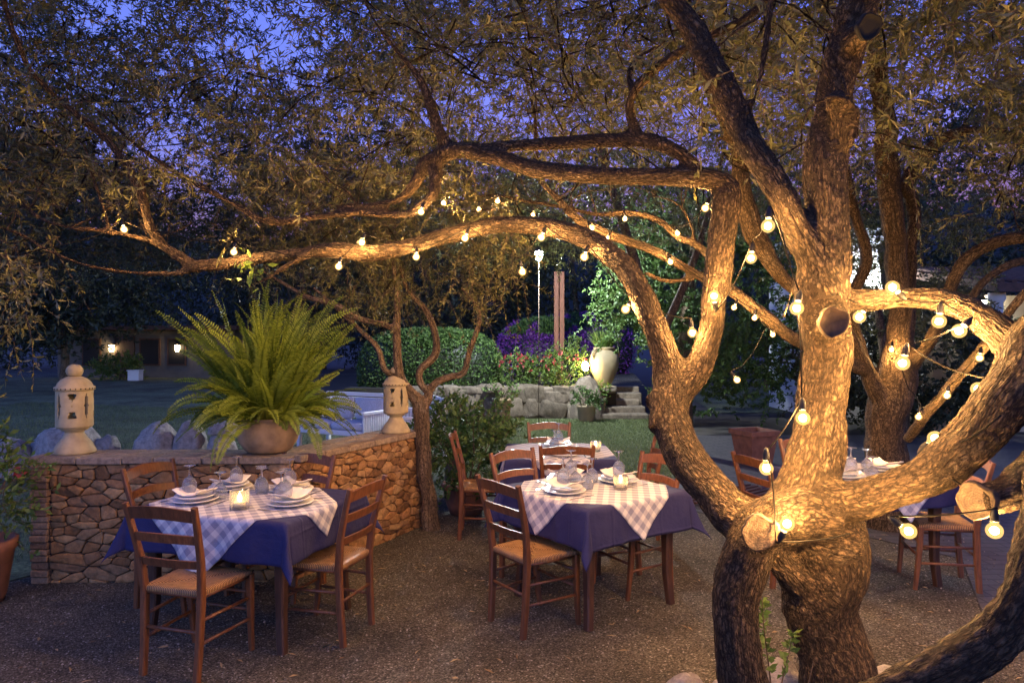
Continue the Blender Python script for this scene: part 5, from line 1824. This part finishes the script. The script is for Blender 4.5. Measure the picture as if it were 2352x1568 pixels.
# shrubs: a leafy mass on a few stems
def shrub(name, loc, rx, rz, n, leaf, label, cat='shrub', group=None, ll=.07, lw=.035, petals=0, pot=None, pmat='petal_red', z0=0.0, seed=1, tw=.22, nl=12):
    root = empty(name, loc, 0, label, cat, group)
    r = np.random.default_rng(seed)
    p = unit(r.normal(size=(n, 3))) * (r.uniform(.35, 1.0, (n, 1)) ** .6)
    w = np.array([1 + .35 * mnoise.noise(Vector((a[0] * 1.6 + seed, a[1] * 1.6, a[2] * 1.6))) for a in p])
    p = p * w[:, None] * np.array([rx, rx, rz]) + np.array([0, 0, rz * .95 + z0])
    p = p[p[:, 2] > z0 + .02]
    d = unit(p - np.array([0, 0, z0 + rz * .5])) + r.normal(0, .5, p.shape)
    Q, mi, tn = sprays(p, d, nl, tw, ll, lw, droop=.15, spread=.9)
    quads_mesh('foliage', Q, [leaf, 'twig'], mi, tn, root)
    mb = MB()
    for k in range(6):
        a = k * 1.05
        mb.tube([(0.02 * math.cos(a), .02 * math.sin(a), z0 - .06), (rx * .3 * math.cos(a), rx * .3 * math.sin(a), z0 + rz * .6), (rx * .6 * math.cos(a + .3), rx * .6 * math.sin(a + .3), z0 + rz * 1.2)], [.012, .009, .005], 6)
    mb.build('stem', M['twig'], root)
    if petals:
        c = unit(r.normal(size=(petals, 3))); c[:, 2] = np.abs(c[:, 2]) * .9 + .05; c[:, 1] -= .3
        c = unit(c) * np.array([rx, rx, rz]) * 1.05 + np.array([0, 0, rz * .95 + z0])
        dd = unit(r.normal(size=(7, 3)))
        qq = leaf_quads(np.zeros((7, 3)), dd, np.full(7, .05), np.full(7, .04))
        f0 = quads_mesh('flower', qq, [pmat], None, r.uniform(0, 1, 7), root)
        for i, pos in enumerate(c):
            f = f0 if i == 0 else f0.copy()
            if i: COL.objects.link(f); f.parent = root
            f.location = pos; f.rotation_euler = tuple(r.uniform(0, 6, 3))
    if pot:
        mb = MB(); mb.lathe(pot[1], 28); mb.build('pot', M[pot[0]], root, smooth=True)
    return root


FB = 'flowering shrubs above the retaining wall'
shrub('flower_shrub', (.08, 16.75, TH), .42, .40, 150, 'leaf_bright', 'pink flowering shrub at the left end of the raised bed', group=FB, petals=38, seed=3)
shrub('flower_shrub', (.62, 16.9, TH), .46, .36, 150, 'leaf_bright', 'low leafy shrub in the middle of the raised bed', group=FB, petals=10, seed=5)
shrub('flower_shrub', (1.25, 16.8, TH), .60, .44, 230, 'leaf_bright', 'yellow lit shrub with small red flowers beside the glowing spot', group=FB, petals=34, seed=8)
shrub('flower_shrub', (1.62, 17.4, TH), .30, .62, 90, 'leaf_bright', 'tall loose shrub behind the amphora', group=FB, petals=0, seed=9)
potA = [(0, 0), (.13, 0), (.15, .03), (.18, .42), (.21, .46), (.21, .5), (.18, .5), (.17, .46), (0, .45)]
potB = [(0, 0), (.14, 0), (.17, .06), (.20, .30), (.22, .33), (.22, .37), (.19, .37), (.18, .33), (0, .32)]
shrub('potted_plant', (at(1155, CY, 15.2).x, 15.2, .008), .30, .26, 46, 'leaf_bright', 'tall grey pot with a straggly plant before the retaining wall', 'potted plant', 'garden pots', pot=('pot_aged', potA), z0=.44, seed=12, nl=8)
shrub('potted_plant', (at(1347, CY, 15.1).x, 15.1, .008), .24, .16, 60, 'leaf_hedge', 'pale round pot with green leaves at the foot of the steps', 'potted plant', 'garden pots', pot=('jar', potB), z0=.33, seed=13)
shrub('potted_plant', (1.96, 15.95, .12), .13, .14, 34, 'leaf_bright', 'small red flowering plant in front of the amphora', 'potted plant', 'garden pots', petals=14, pot=('garden_stone' if False else 'pot_aged', potB), z0=.33, seed=16)

# clipped hedges: a solid twiggy core and a skin of small leaves
def hedge(name, loc, r3, power, n, leaf, label, seed, ll=.06, lw=.035, top_leaf=None, group=None):
    root = empty(name, loc, 0, label, 'hedge', group)
    r = np.random.default_rng(seed)
    d = unit(r.normal(size=(n, 3)))
    d[:, 2] = np.where(d[:, 2] < -.45, -d[:, 2], d[:, 2])

    def rad(d):
        q = (np.abs(d[:, 0] / r3[0]) ** power + np.abs(d[:, 1] / r3[1]) ** power + np.abs(d[:, 2] / r3[2]) ** power) ** (-1 / power)
        w = np.array([mnoise.noise(Vector((a[0] * 2.2 + seed, a[1] * 2.2, a[2] * 2.2))) for a in d])
        return q * (1 + .03 * w)
    p = d * rad(d)[:, None] * r.uniform(.93, 1.03, (n, 1))
    q = leaf_quads(p, unit(d * .55 + r.normal(size=(n, 3)) * .8), ll * r.uniform(.6, 1.3, n), lw * r.uniform(.7, 1.2, n))
    mi = np.zeros(n)
    mats = [leaf]
    if top_leaf:
        mats.append(top_leaf)
        v_ = np.array([mnoise.noise(Vector((a[0] * 1.5, a[1] * 1.5, seed))) for a in p])
        mi = ((p[:, 2] > r3[2] * .62) & (v_ > -.15)).astype(int)
    quads_mesh('foliage', q, mats, mi, r.uniform(0, 1, n), root)
    bm = bmesh.new(); bmesh.ops.create_icosphere(bm, subdivisions=4, radius=1)
    co = np.array([tuple(v_.co) for v_ in bm.verts]); rr = rad(unit(co)) * .955
    for v_, k in zip(bm.verts, rr): v_.co = v_.co * k
    me = bpy.data.meshes.new('twig_core'); bm.to_mesh(me); bm.free()
    link('twig_core', me, root, [M['leaf_dark']])
    return root


hedge('clipped_hedge', (-2.05, 17.6, 1.02), (1.78, 1.2, 1.02), 2.8, 24000, 'leaf_hedge', 'large clipped rounded hedge with its top lit pale green', 2, .075, .045)
hedge('flowering_hedge', (1.0, 22.0, 1.2), (1.55, 1.2, 1.25), 2.3, 14000, 'leaf_purple', 'purple flowering dome hedge behind the wooden double post', 5, .10, .06, 'leaf_hedge')
hedge('flowering_hedge', (2.3, 24.0, 1.4), (1.9, 1.2, 1.3), 2.3, 6000, 'leaf_purple', 'darker purple dome hedge behind the first, right of the wooden post', 7, .10, .06, 'leaf_hedge')

# wooden double post, and a slim pole lamp
lp = empty('wooden_post', (1.21, 17.9, TH), 0, 'reddish post of two square wooden uprights behind the flower bed', 'post')
for dx in (-.072, .072):
    mb = MB(); mb.box((dx, 0, 1.44), (.12, .12, 2.88), bevel=.008); mb.build('upright', M['post_wood'], lp)
gl = empty('garden_lamp', (.55, 14.3, .008), 0, 'slim pole lamp with a bright white head shining on hedge and lawn', 'lamp')
mb = MB(); mb.tube([(0, 0, 0), (0, 0, 3.42)], .007, 8); mb.build('pole', M['twig'], gl, smooth=True)
mb = MB(); mb.lathe([(0, 3.58), (.09, 3.58), (.11, 3.60), (.03, 3.66), (0, 3.67)], 18); mb.build('lamp_cap', M['dark_metal'], gl, smooth=True)
mb = MB(); mb.lathe([(0, 3.40), (.05, 3.42), (.075, 3.48), (.075, 3.54), (.05, 3.57), (0, 3.575)], 18); mb.build('lamp_glass', M['lamp_white'], gl, smooth=True)
sp_ = empty('garden_spotlight', (1.72, 16.35, TH), 0, 'small glowing garden light in the flowers left of the amphora', 'garden light')
mb = MB(); mb.tube([(0, 0, 0), (0, 0, .42)], .014, 8); mb.build('stake', M['dark_metal'], sp_)
mb = MB(); mb.lathe([(0, .40), (.05, .42), (.075, .48), (.075, .54), (.05, .60), (0, .62)], 18); mb.build('lamp_glass', M['spot_warm'], sp_, smooth=True)

# --------------------------------------------- bush, pots, planter near us
shrub('potted_bush', (at(1070, CY, 7.1).x, 7.1, .004), .50, .44, 300, 'leaf_hedge', 'dense dark green bush in a low brown pot left of the farthest table', 'potted plant', pot=('terracotta', [(0, 0), (.16, 0), (.2, .1), (.235, .26), (.25, .28), (.25, .31), (.22, .31), (.21, .28), (0, .27)]), z0=.26, seed=21, ll=.06, lw=.032)
cy_ = empty('cycad', (at(1045, CY, 7.9).x, 7.9, .008), 0, 'cycad with stiff dark feather leaves behind the dense bush', 'plant')
q, tn, st_ = fronds(34, .7, 1.05, 9, (.3, 1.2), .13, 40, .75, base=(0, 0, .42), br=.06, wid=.010)
quads_mesh('fronds', q, ['leaf_hedge'], None, tn, cy_)
mb = MB(); mb.lathe([(0, 0), (.11, 0), (.12, .2), (.10, .4), (0, .46)], 14); mb.build('trunk', M['twig'], cy_)
shrub('potted_plant', (-3.56, 4.66, .004), .24, .34, 110, 'leaf_bright', 'red flowering plant in a terracotta pot at the left edge', 'potted plant', 'garden pots', petals=16, pot=('terracotta', [(0, 0), (.13, 0), (.15, .05), (.195, .34), (.215, .36), (.215, .42), (.185, .42), (.18, .38), (0, .36)]), z0=.40, seed=23, ll=.06, lw=.022)
pl = empty('planter', (3.46, 9.95, .006), math.radians(20), 'empty square terracotta planter on the paved path', 'planter')
mb = MB()
o_ = [(-1, -1), (1, -1), (1, 1), (-1, 1)]
vs = []
for (h, w) in ((0, .17), (.42, .225), (.42, .25), (.49, .25), (.49, .21), (.42, .205)):
    vs += [(x * w, y * w, h) for x, y in o_]
fs = [(3, 2, 1, 0)]
for l in range(5):
    for i in range(4):
        j = (i + 1) % 4; fs.append((l * 4 + i, l * 4 + j, l * 4 + 4 + j, l * 4 + 4 + i))
mb.add(vs, fs); mb.build('box', M['terracotta'], pl)
mb = MB(); mb.box((0, 0, .415), (.40, .40, .02)); mb.build('soil', M['soil'], pl)
dk = empty('duckboard', (2.62, 7.5, .006), math.radians(38), 'dark slatted wooden duckboard on the paved path behind the forked limb', 'duckboard')
for k in range(11):
    mb = MB(); mb.box((0, -.5 + k * .1, .045), (1.3, .052, .022), bevel=.004); mb.build('slat', M['table_wood'], dk)
for s_ in (-.45, .45):
    mb = MB(); mb.box((s_, 0, .017), (.05, 1.1, .034)); mb.build('bearer', M['table_wood'], dk)

# sapling between the trunk legs, stalk first
sap = empty('sapling', at(1778, 1568, 2.78), 0, 'bright green leafy shoot sprouting between the two olive legs', 'sapling')
sap.location.z = .0
r = np.random.default_rng(4)
mb = MB()
B_, D_ = [], []
for (dx, h, n_) in ((-.02, .72, 46), (.03, .60, 34), (.085, .52, 0)):
    pts = [Vector((dx * u * 2 + .012 * math.sin(u * 6 + dx * 50), .01 * math.sin(u * 5), h * u)) for u in np.linspace(0, 1, 8)]
    mb.tube(pts, list(np.linspace(.005, .0015, 8)), 6)
    for k in range(n_):
        u = r.uniform(.6, 1); i = min(6, int(u * 7)); B_.append(pts[i].lerp(pts[i + 1], u * 7 - i)); D_.append((r.normal(), r.normal(), r.normal() * .5 + .3))
mb.build('stem', M['twig'], sap)
q = leaf_quads(np.array(B_), unit(np.array(D_)), r.uniform(.028, .05, len(B_)), r.uniform(.016, .028, len(B_)))
quads_mesh('leaves', q, ['leaf_bright'], None, r.uniform(.2, 1, len(B_)), sap)
# young shoot on the low limb
r = np.random.default_rng(8)
B_, D_ = [], []
base = at(572, 618, 4.36) - o0
for k in range(26):
    B_.append(base + Vector((r.normal() * .05, r.normal() * .04, r.normal() * .05))); D_.append((r.normal(), r.normal() - .4, r.normal() * .6))
q = leaf_quads(np.array([tuple(b) for b in B_]), unit(np.array(D_)), r.uniform(.05, .085, 26), r.uniform(.025, .04, 26))
quads_mesh('young_shoot', q, ['leaf_bright'], None, r.uniform(.3, 1, 26), main)

# -------------------------------------------------------------- white seats
def garden_sofa(loc, rz, w, label):
    root = empty('garden_sofa', loc, rz, label, 'garden sofa', 'white slatted garden seats')
    mb = MB()
    mb.box((0, 0, .30), (w, .72, .08), bevel=.01)
    mb.build('seat_base', M['white_paint'], root)
    for sx in (-1, 1):
        for sy in (-1, 1):
            mb = MB(); mb.box((sx * (w / 2 - .03), sy * .34, .13), (.06, .06, .26)); mb.build('leg', M['white_paint'], root)
        mb = MB()
        mb.box((sx * (w / 2 + .02), 0, .62), (.05, .74, .05), bevel=.006)
        for k in range(13): mb.box((sx * (w / 2 + .02), -.33 + k * .055, .46), (.02, .042, .27))
        mb.build('armrest', M['white_paint'], root)
    mb = MB()
    mb.box((0, .34, .86), (w, .045, .06), bevel=.006)
    for k in range(5): mb.box((0, .345, .40 + k * .095), (w - .04, .02, .06))
    mb.build('backrest', M['white_paint'], root)
    for s_ in (-1, 1):
        mb = MB(); mb.box((s_ * w / 4, -.02, .40), (w / 2 - .02, .64, .11), bevel=.03); mb.build('cushion', M['cushion'], root, smooth=True)
        mb = MB(); mb.box((s_ * w / 4, .265, .63), (w / 2 - .05, .12, .36), bevel=.04); mb.build('back_cushion', M['cushion'], root, smooth=True)
    return root


sofa = garden_sofa((-2.75, 11.4, .008), math.radians(-28), 1.35, 'white slatted garden sofa with pale cushions behind the stone wall and fern')
sofa2 = dup(sofa, (-1.55, 10.9, .008), math.radians(-70), 'white slatted garden seat behind the slim olive and the dense bush')

# -------------------------------------------------- far bungalow on the left
bg = empty('bungalow', (-17.6, 35.5, 0), 0, 'low bungalow with two lit wall lanterns beyond the left lawn', 'building')
simple('render_dim', (.16, .14, .12), .9, vary=.15, scale=3)
mb = MB(); mb.box((0, 0, 1.15), (8.5, 4, 2.3)); mb.build('walls', M['render_dim'], bg)
mb = MB(); mb.box((0, -.3, 2.40), (9.4, 5.2, .2)); mb.build('roof', M['roof_tile'], bg)
for (x, w) in ((.2, 1.0), (1.5, .9), (-2.6, .9)):
    f = MB(); f.box((x, -2.03, 1.25), (w, .06, 1.3)); f = f.build('window', M['roof_tile'], bg)
    g = MB(); g.box((x, -2.065, 1.25), (w - .14, .02, 1.16)); g.build('pane', M['dark_metal'], f)
mb = MB(); mb.box((-1.0, -2.04, 1.0), (.95, .06, 2.0)); mb.build('door', M['table_wood'], bg)
for x in (-1.55, 1.25 + .35):
    lt = MB(); lt.box((x, -2.08, 1.62), (.12, .14, .06)); lt.box((x, -2.2, 1.62), (.26, .26, .04)); lt = lt.build('wall_lantern', M['dark_metal'], bg)
    g = MB(); g.lathe([(0, 0), (.08, 0), (.11, .14), (.11, .30), (0, .32)], 12, (x, -2.2, 1.27)); g.build('lamp_glass', M['lamp_warm'], lt)
shrub('garden_shrub', (at(268, CY, 31.5).x, 31.5, .008), .95, .55, 180, 'leaf_bright', 'yellow green bush lit by the left bungalow lantern', ll=.16, lw=.06, seed=31, tw=.4)
mb = MB(); mb.box((0, 0, .22), (.5, .4, .44), bevel=.02); mb.box((0, 0, .46), (.54, .44, .04))
o = mb.build('storage_box', M['white_paint']); o.location = (at(311, CY, 31).x, 31, .008); tag(o, 'white storage box with lid on the far lawn edge', 'box')

# ------------------------------------------------------ house at the right
hs = empty('house', (9.6, 14.6, 0), 0, 'cream house with brown roof, white floodlit upper wall and columns behind the right hand trees', 'building')
mb = MB(); mb.box((.2, .9, 1.32), (3.3, 4, 2.64)); mb.build('lower_wall', M['render_cream'], hs)
mb = MB(); mb.box((-1.75, 2.6, 2.15), (1.9, 3, 4.3)); mb.build('upper_wall', M['render_white'], hs)
mb = MB()
mb.add([(-1.1, -2.4, 2.62), (3.2, -2.4, 2.62), (3.2, .9, 3.2), (-1.1, .9, 3.2), (-1.1, -2.4, 2.78), (3.2, -2.4, 2.78), (3.2, .9, 3.36), (-1.1, .9, 3.36)], [(3, 2, 1, 0), (4, 5, 6, 7), (0, 1, 5, 4), (1, 2, 6, 5), (2, 3, 7, 6), (3, 0, 4, 7)])
for k in range(20): mb.tube([(-1.0 + k * .22, -2.38, 2.80), (-1.0 + k * .22, .85, 3.37)], .05, 6)
mb.build('roof', M['roof_tile'], hs)
for x in (-.9, .4, 1.6, 2.8):
    mb = MB(); mb.lathe([(.14, 0), (.14, .08), (.11, .1), (.10, 2.45), (.14, 2.5), (.14, 2.62)], 16, (x, -2.1, 0)); mb.build('column', M['render_white'], hs, smooth=True)
wl = MB(); wl.box((-1.68, 1.02, 3.0), (.10, .16, .08)); wl = wl.build('wall_lamp', M['dark_metal'], hs)
g = MB(); g.lathe([(0, 0), (.09, .02), (.12, .1), (.09, .18), (0, .2)], 14, (-1.68, .72, 2.95)); g.build('lamp_glass', M['lamp_house'], wl, smooth=True)
pc = MB(); pc.box((-.6, -1.2, 2.56), (.2, .2, .04)); pc = pc.build('porch_lamp', M['dark_metal'], hs)
g = MB(); g.lathe([(0, 0), (.08, .02), (.1, .09), (.08, .14), (0, .15)], 14, (-.6, -1.2, 2.38)); g.build('lamp_glass', M['lamp_house'], pc, smooth=True)

# ------------------------------------------------- grass, litter on the gravel
def grass(name, n, poly, hmin, hmax, w, mat, seed, z):
    r = np.random.default_rng(seed)
    P = np.array(poly); lo, hi = P.min(0), P.max(0)
    out = []
    while sum(len(a) for a in out) < n:
        p = r.uniform(lo, hi, (n, 2))
        inside = np.zeros(len(p), bool)
        for i in range(len(P)):
            a, b = P[i], P[(i + 1) % len(P)]
            c = ((a[1] > p[:, 1]) != (b[1] > p[:, 1])) & (p[:, 0] < (b[0] - a[0]) * (p[:, 1] - a[1]) / (b[1] - a[1] + 1e-12) + a[0])
            inside ^= c
        out.append(p[inside])
    p = np.concatenate(out)[:n]
    b = np.concatenate([p, np.full((n, 1), z)], 1)
    d = unit(np.concatenate([r.normal(0, .45, (n, 2)), np.ones((n, 1))], 1))
    q = leaf_quads(b, d, r.uniform(hmin, hmax, n), np.full(n, w), .0)
    o = quads_mesh(name, q, [mat], None, r.uniform(0, 1, n)); tag(o, kind='stuff')
    return o


grass('grass', 60000, [(-9, 5.2), (-3.6, 5.5), (-1.6, 5.8), (-1.0, 7.2), (-.7, 8.2), (-1.5, 15.5), (-14, 20)], .03, .07, .008, 'grass_blade', 1, .008)
grass('grass', 50000, [(-.7, 8.2), (0, 8.92), (.9, 8.72), (1.6, 8.25), (2.4, 9.3), (3.2, 12), (3.4, 15.4), (-1.5, 15.6)], .03, .065, .009, 'grass_lit', 2, .008)
r = np.random.default_rng(77)
n = 650
b = np.stack([r.uniform(-4, 3.6, n), r.uniform(2.6, 8, n), np.full(n, .010)], 1)
d = unit(np.concatenate([r.normal(size=(n, 2)), r.uniform(-.05, .12, (n, 1))], 1))
q = leaf_quads(b, d, r.uniform(.03, .075, n), r.uniform(.010, .018, n), .15, np.tile([[0, 0, 1.0]], (n, 1)) + r.normal(0, .2, (n, 3)))
leafmat('leaf_dry', (.16, .09, .035), (.42, .30, .14), .1)
o = quads_mesh('fallen_leaves', q, ['leaf_dry'], None, r.uniform(0, 1, n)); tag(o, 'dry olive leaves scattered over the gravel', None, None, 'stuff')
# a few larger chippings so that the gravel has relief
n = 4500
b = np.stack([r.uniform(-4.2, 4.0, n), r.uniform(2.4, 7.5, n), np.full(n, .004)], 1)
b = b[~((b[:, 0] < -1.0) & (b[:, 1] > 5.0))]
n = len(b)
s_ = r.uniform(.004, .010, n)
a = r.uniform(0, 2 * PI, n)
e1 = np.stack([np.cos(a), np.sin(a), r.normal(0, .2, n)], 1) * s_[:, None]; e2 = np.stack([-np.sin(a), np.cos(a), r.normal(0, .2, n)], 1) * s_[:, None] * .8
top = b + np.array([0, 0, 1.0]) * s_[:, None] * 1.1
Q = np.concatenate([np.stack([b + e1, b + e2, top, top + e1 * .2], 1), np.stack([b + e2, b - e1, top, top + e2 * .2], 1), np.stack([b - e1, b - e2, top, top - e1 * .2], 1), np.stack([b - e2, b + e1, top, top - e2 * .2], 1)])
leafmat('chipping', (.09, .08, .055), (.38, .34, .27), .0, .9)
o = quads_mesh('gravel_chippings', Q, ['chipping'], None, np.tile(r.uniform(0, 1, n) ** 2, 4)); tag(o, 'loose stone chippings on the gravel terrace', None, None, 'stuff')

# ------------------------------------------------------------ camera, world
def camera_world():
    cam = bpy.data.cameras.new('camera'); co = bpy.data.objects.new('camera', cam)
    COL.objects.link(co); co.location = (0, 0, EYE); co.rotation_euler = (PI / 2, 0, 0)
    cam.sensor_width = 36; cam.lens = 36 * FPX / 2352; cam.clip_end = 2000; cam.clip_start = .05
    S.camera = co
    w = bpy.data.worlds.new('World'); S.world = w; w.use_nodes = True
    nt = w.node_tree
    sk = nt.nodes.new('ShaderNodeTexSky'); sk.sky_type = 'NISHITA'; sk.sun_disc = False
    sk.sun_elevation = math.radians(-2.2); sk.sun_rotation = math.radians(200); sk.ozone_density = 3.9
    nt.links.new(sk.outputs[0], nt.nodes['Background'].inputs[0])
    nt.nodes['Background'].inputs[1].default_value = 9.0
    S.view_settings.view_transform = 'Standard'; S.view_settings.look = 'None'
    S.view_settings.exposure = 0; S.view_settings.gamma = 1
    S.render.engine = 'CYCLES'
    cy = S.cycles
    cy.use_denoising = True
    cy.max_bounces = 10; cy.diffuse_bounces = 2; cy.glossy_bounces = 3; cy.transmission_bounces = 10; cy.transparent_max_bounces = 6
    cy.caustics_reflective = False; cy.caustics_refractive = True
    cy.sample_clamp_indirect = 10.0
    cy.use_light_tree = True


camera_world()
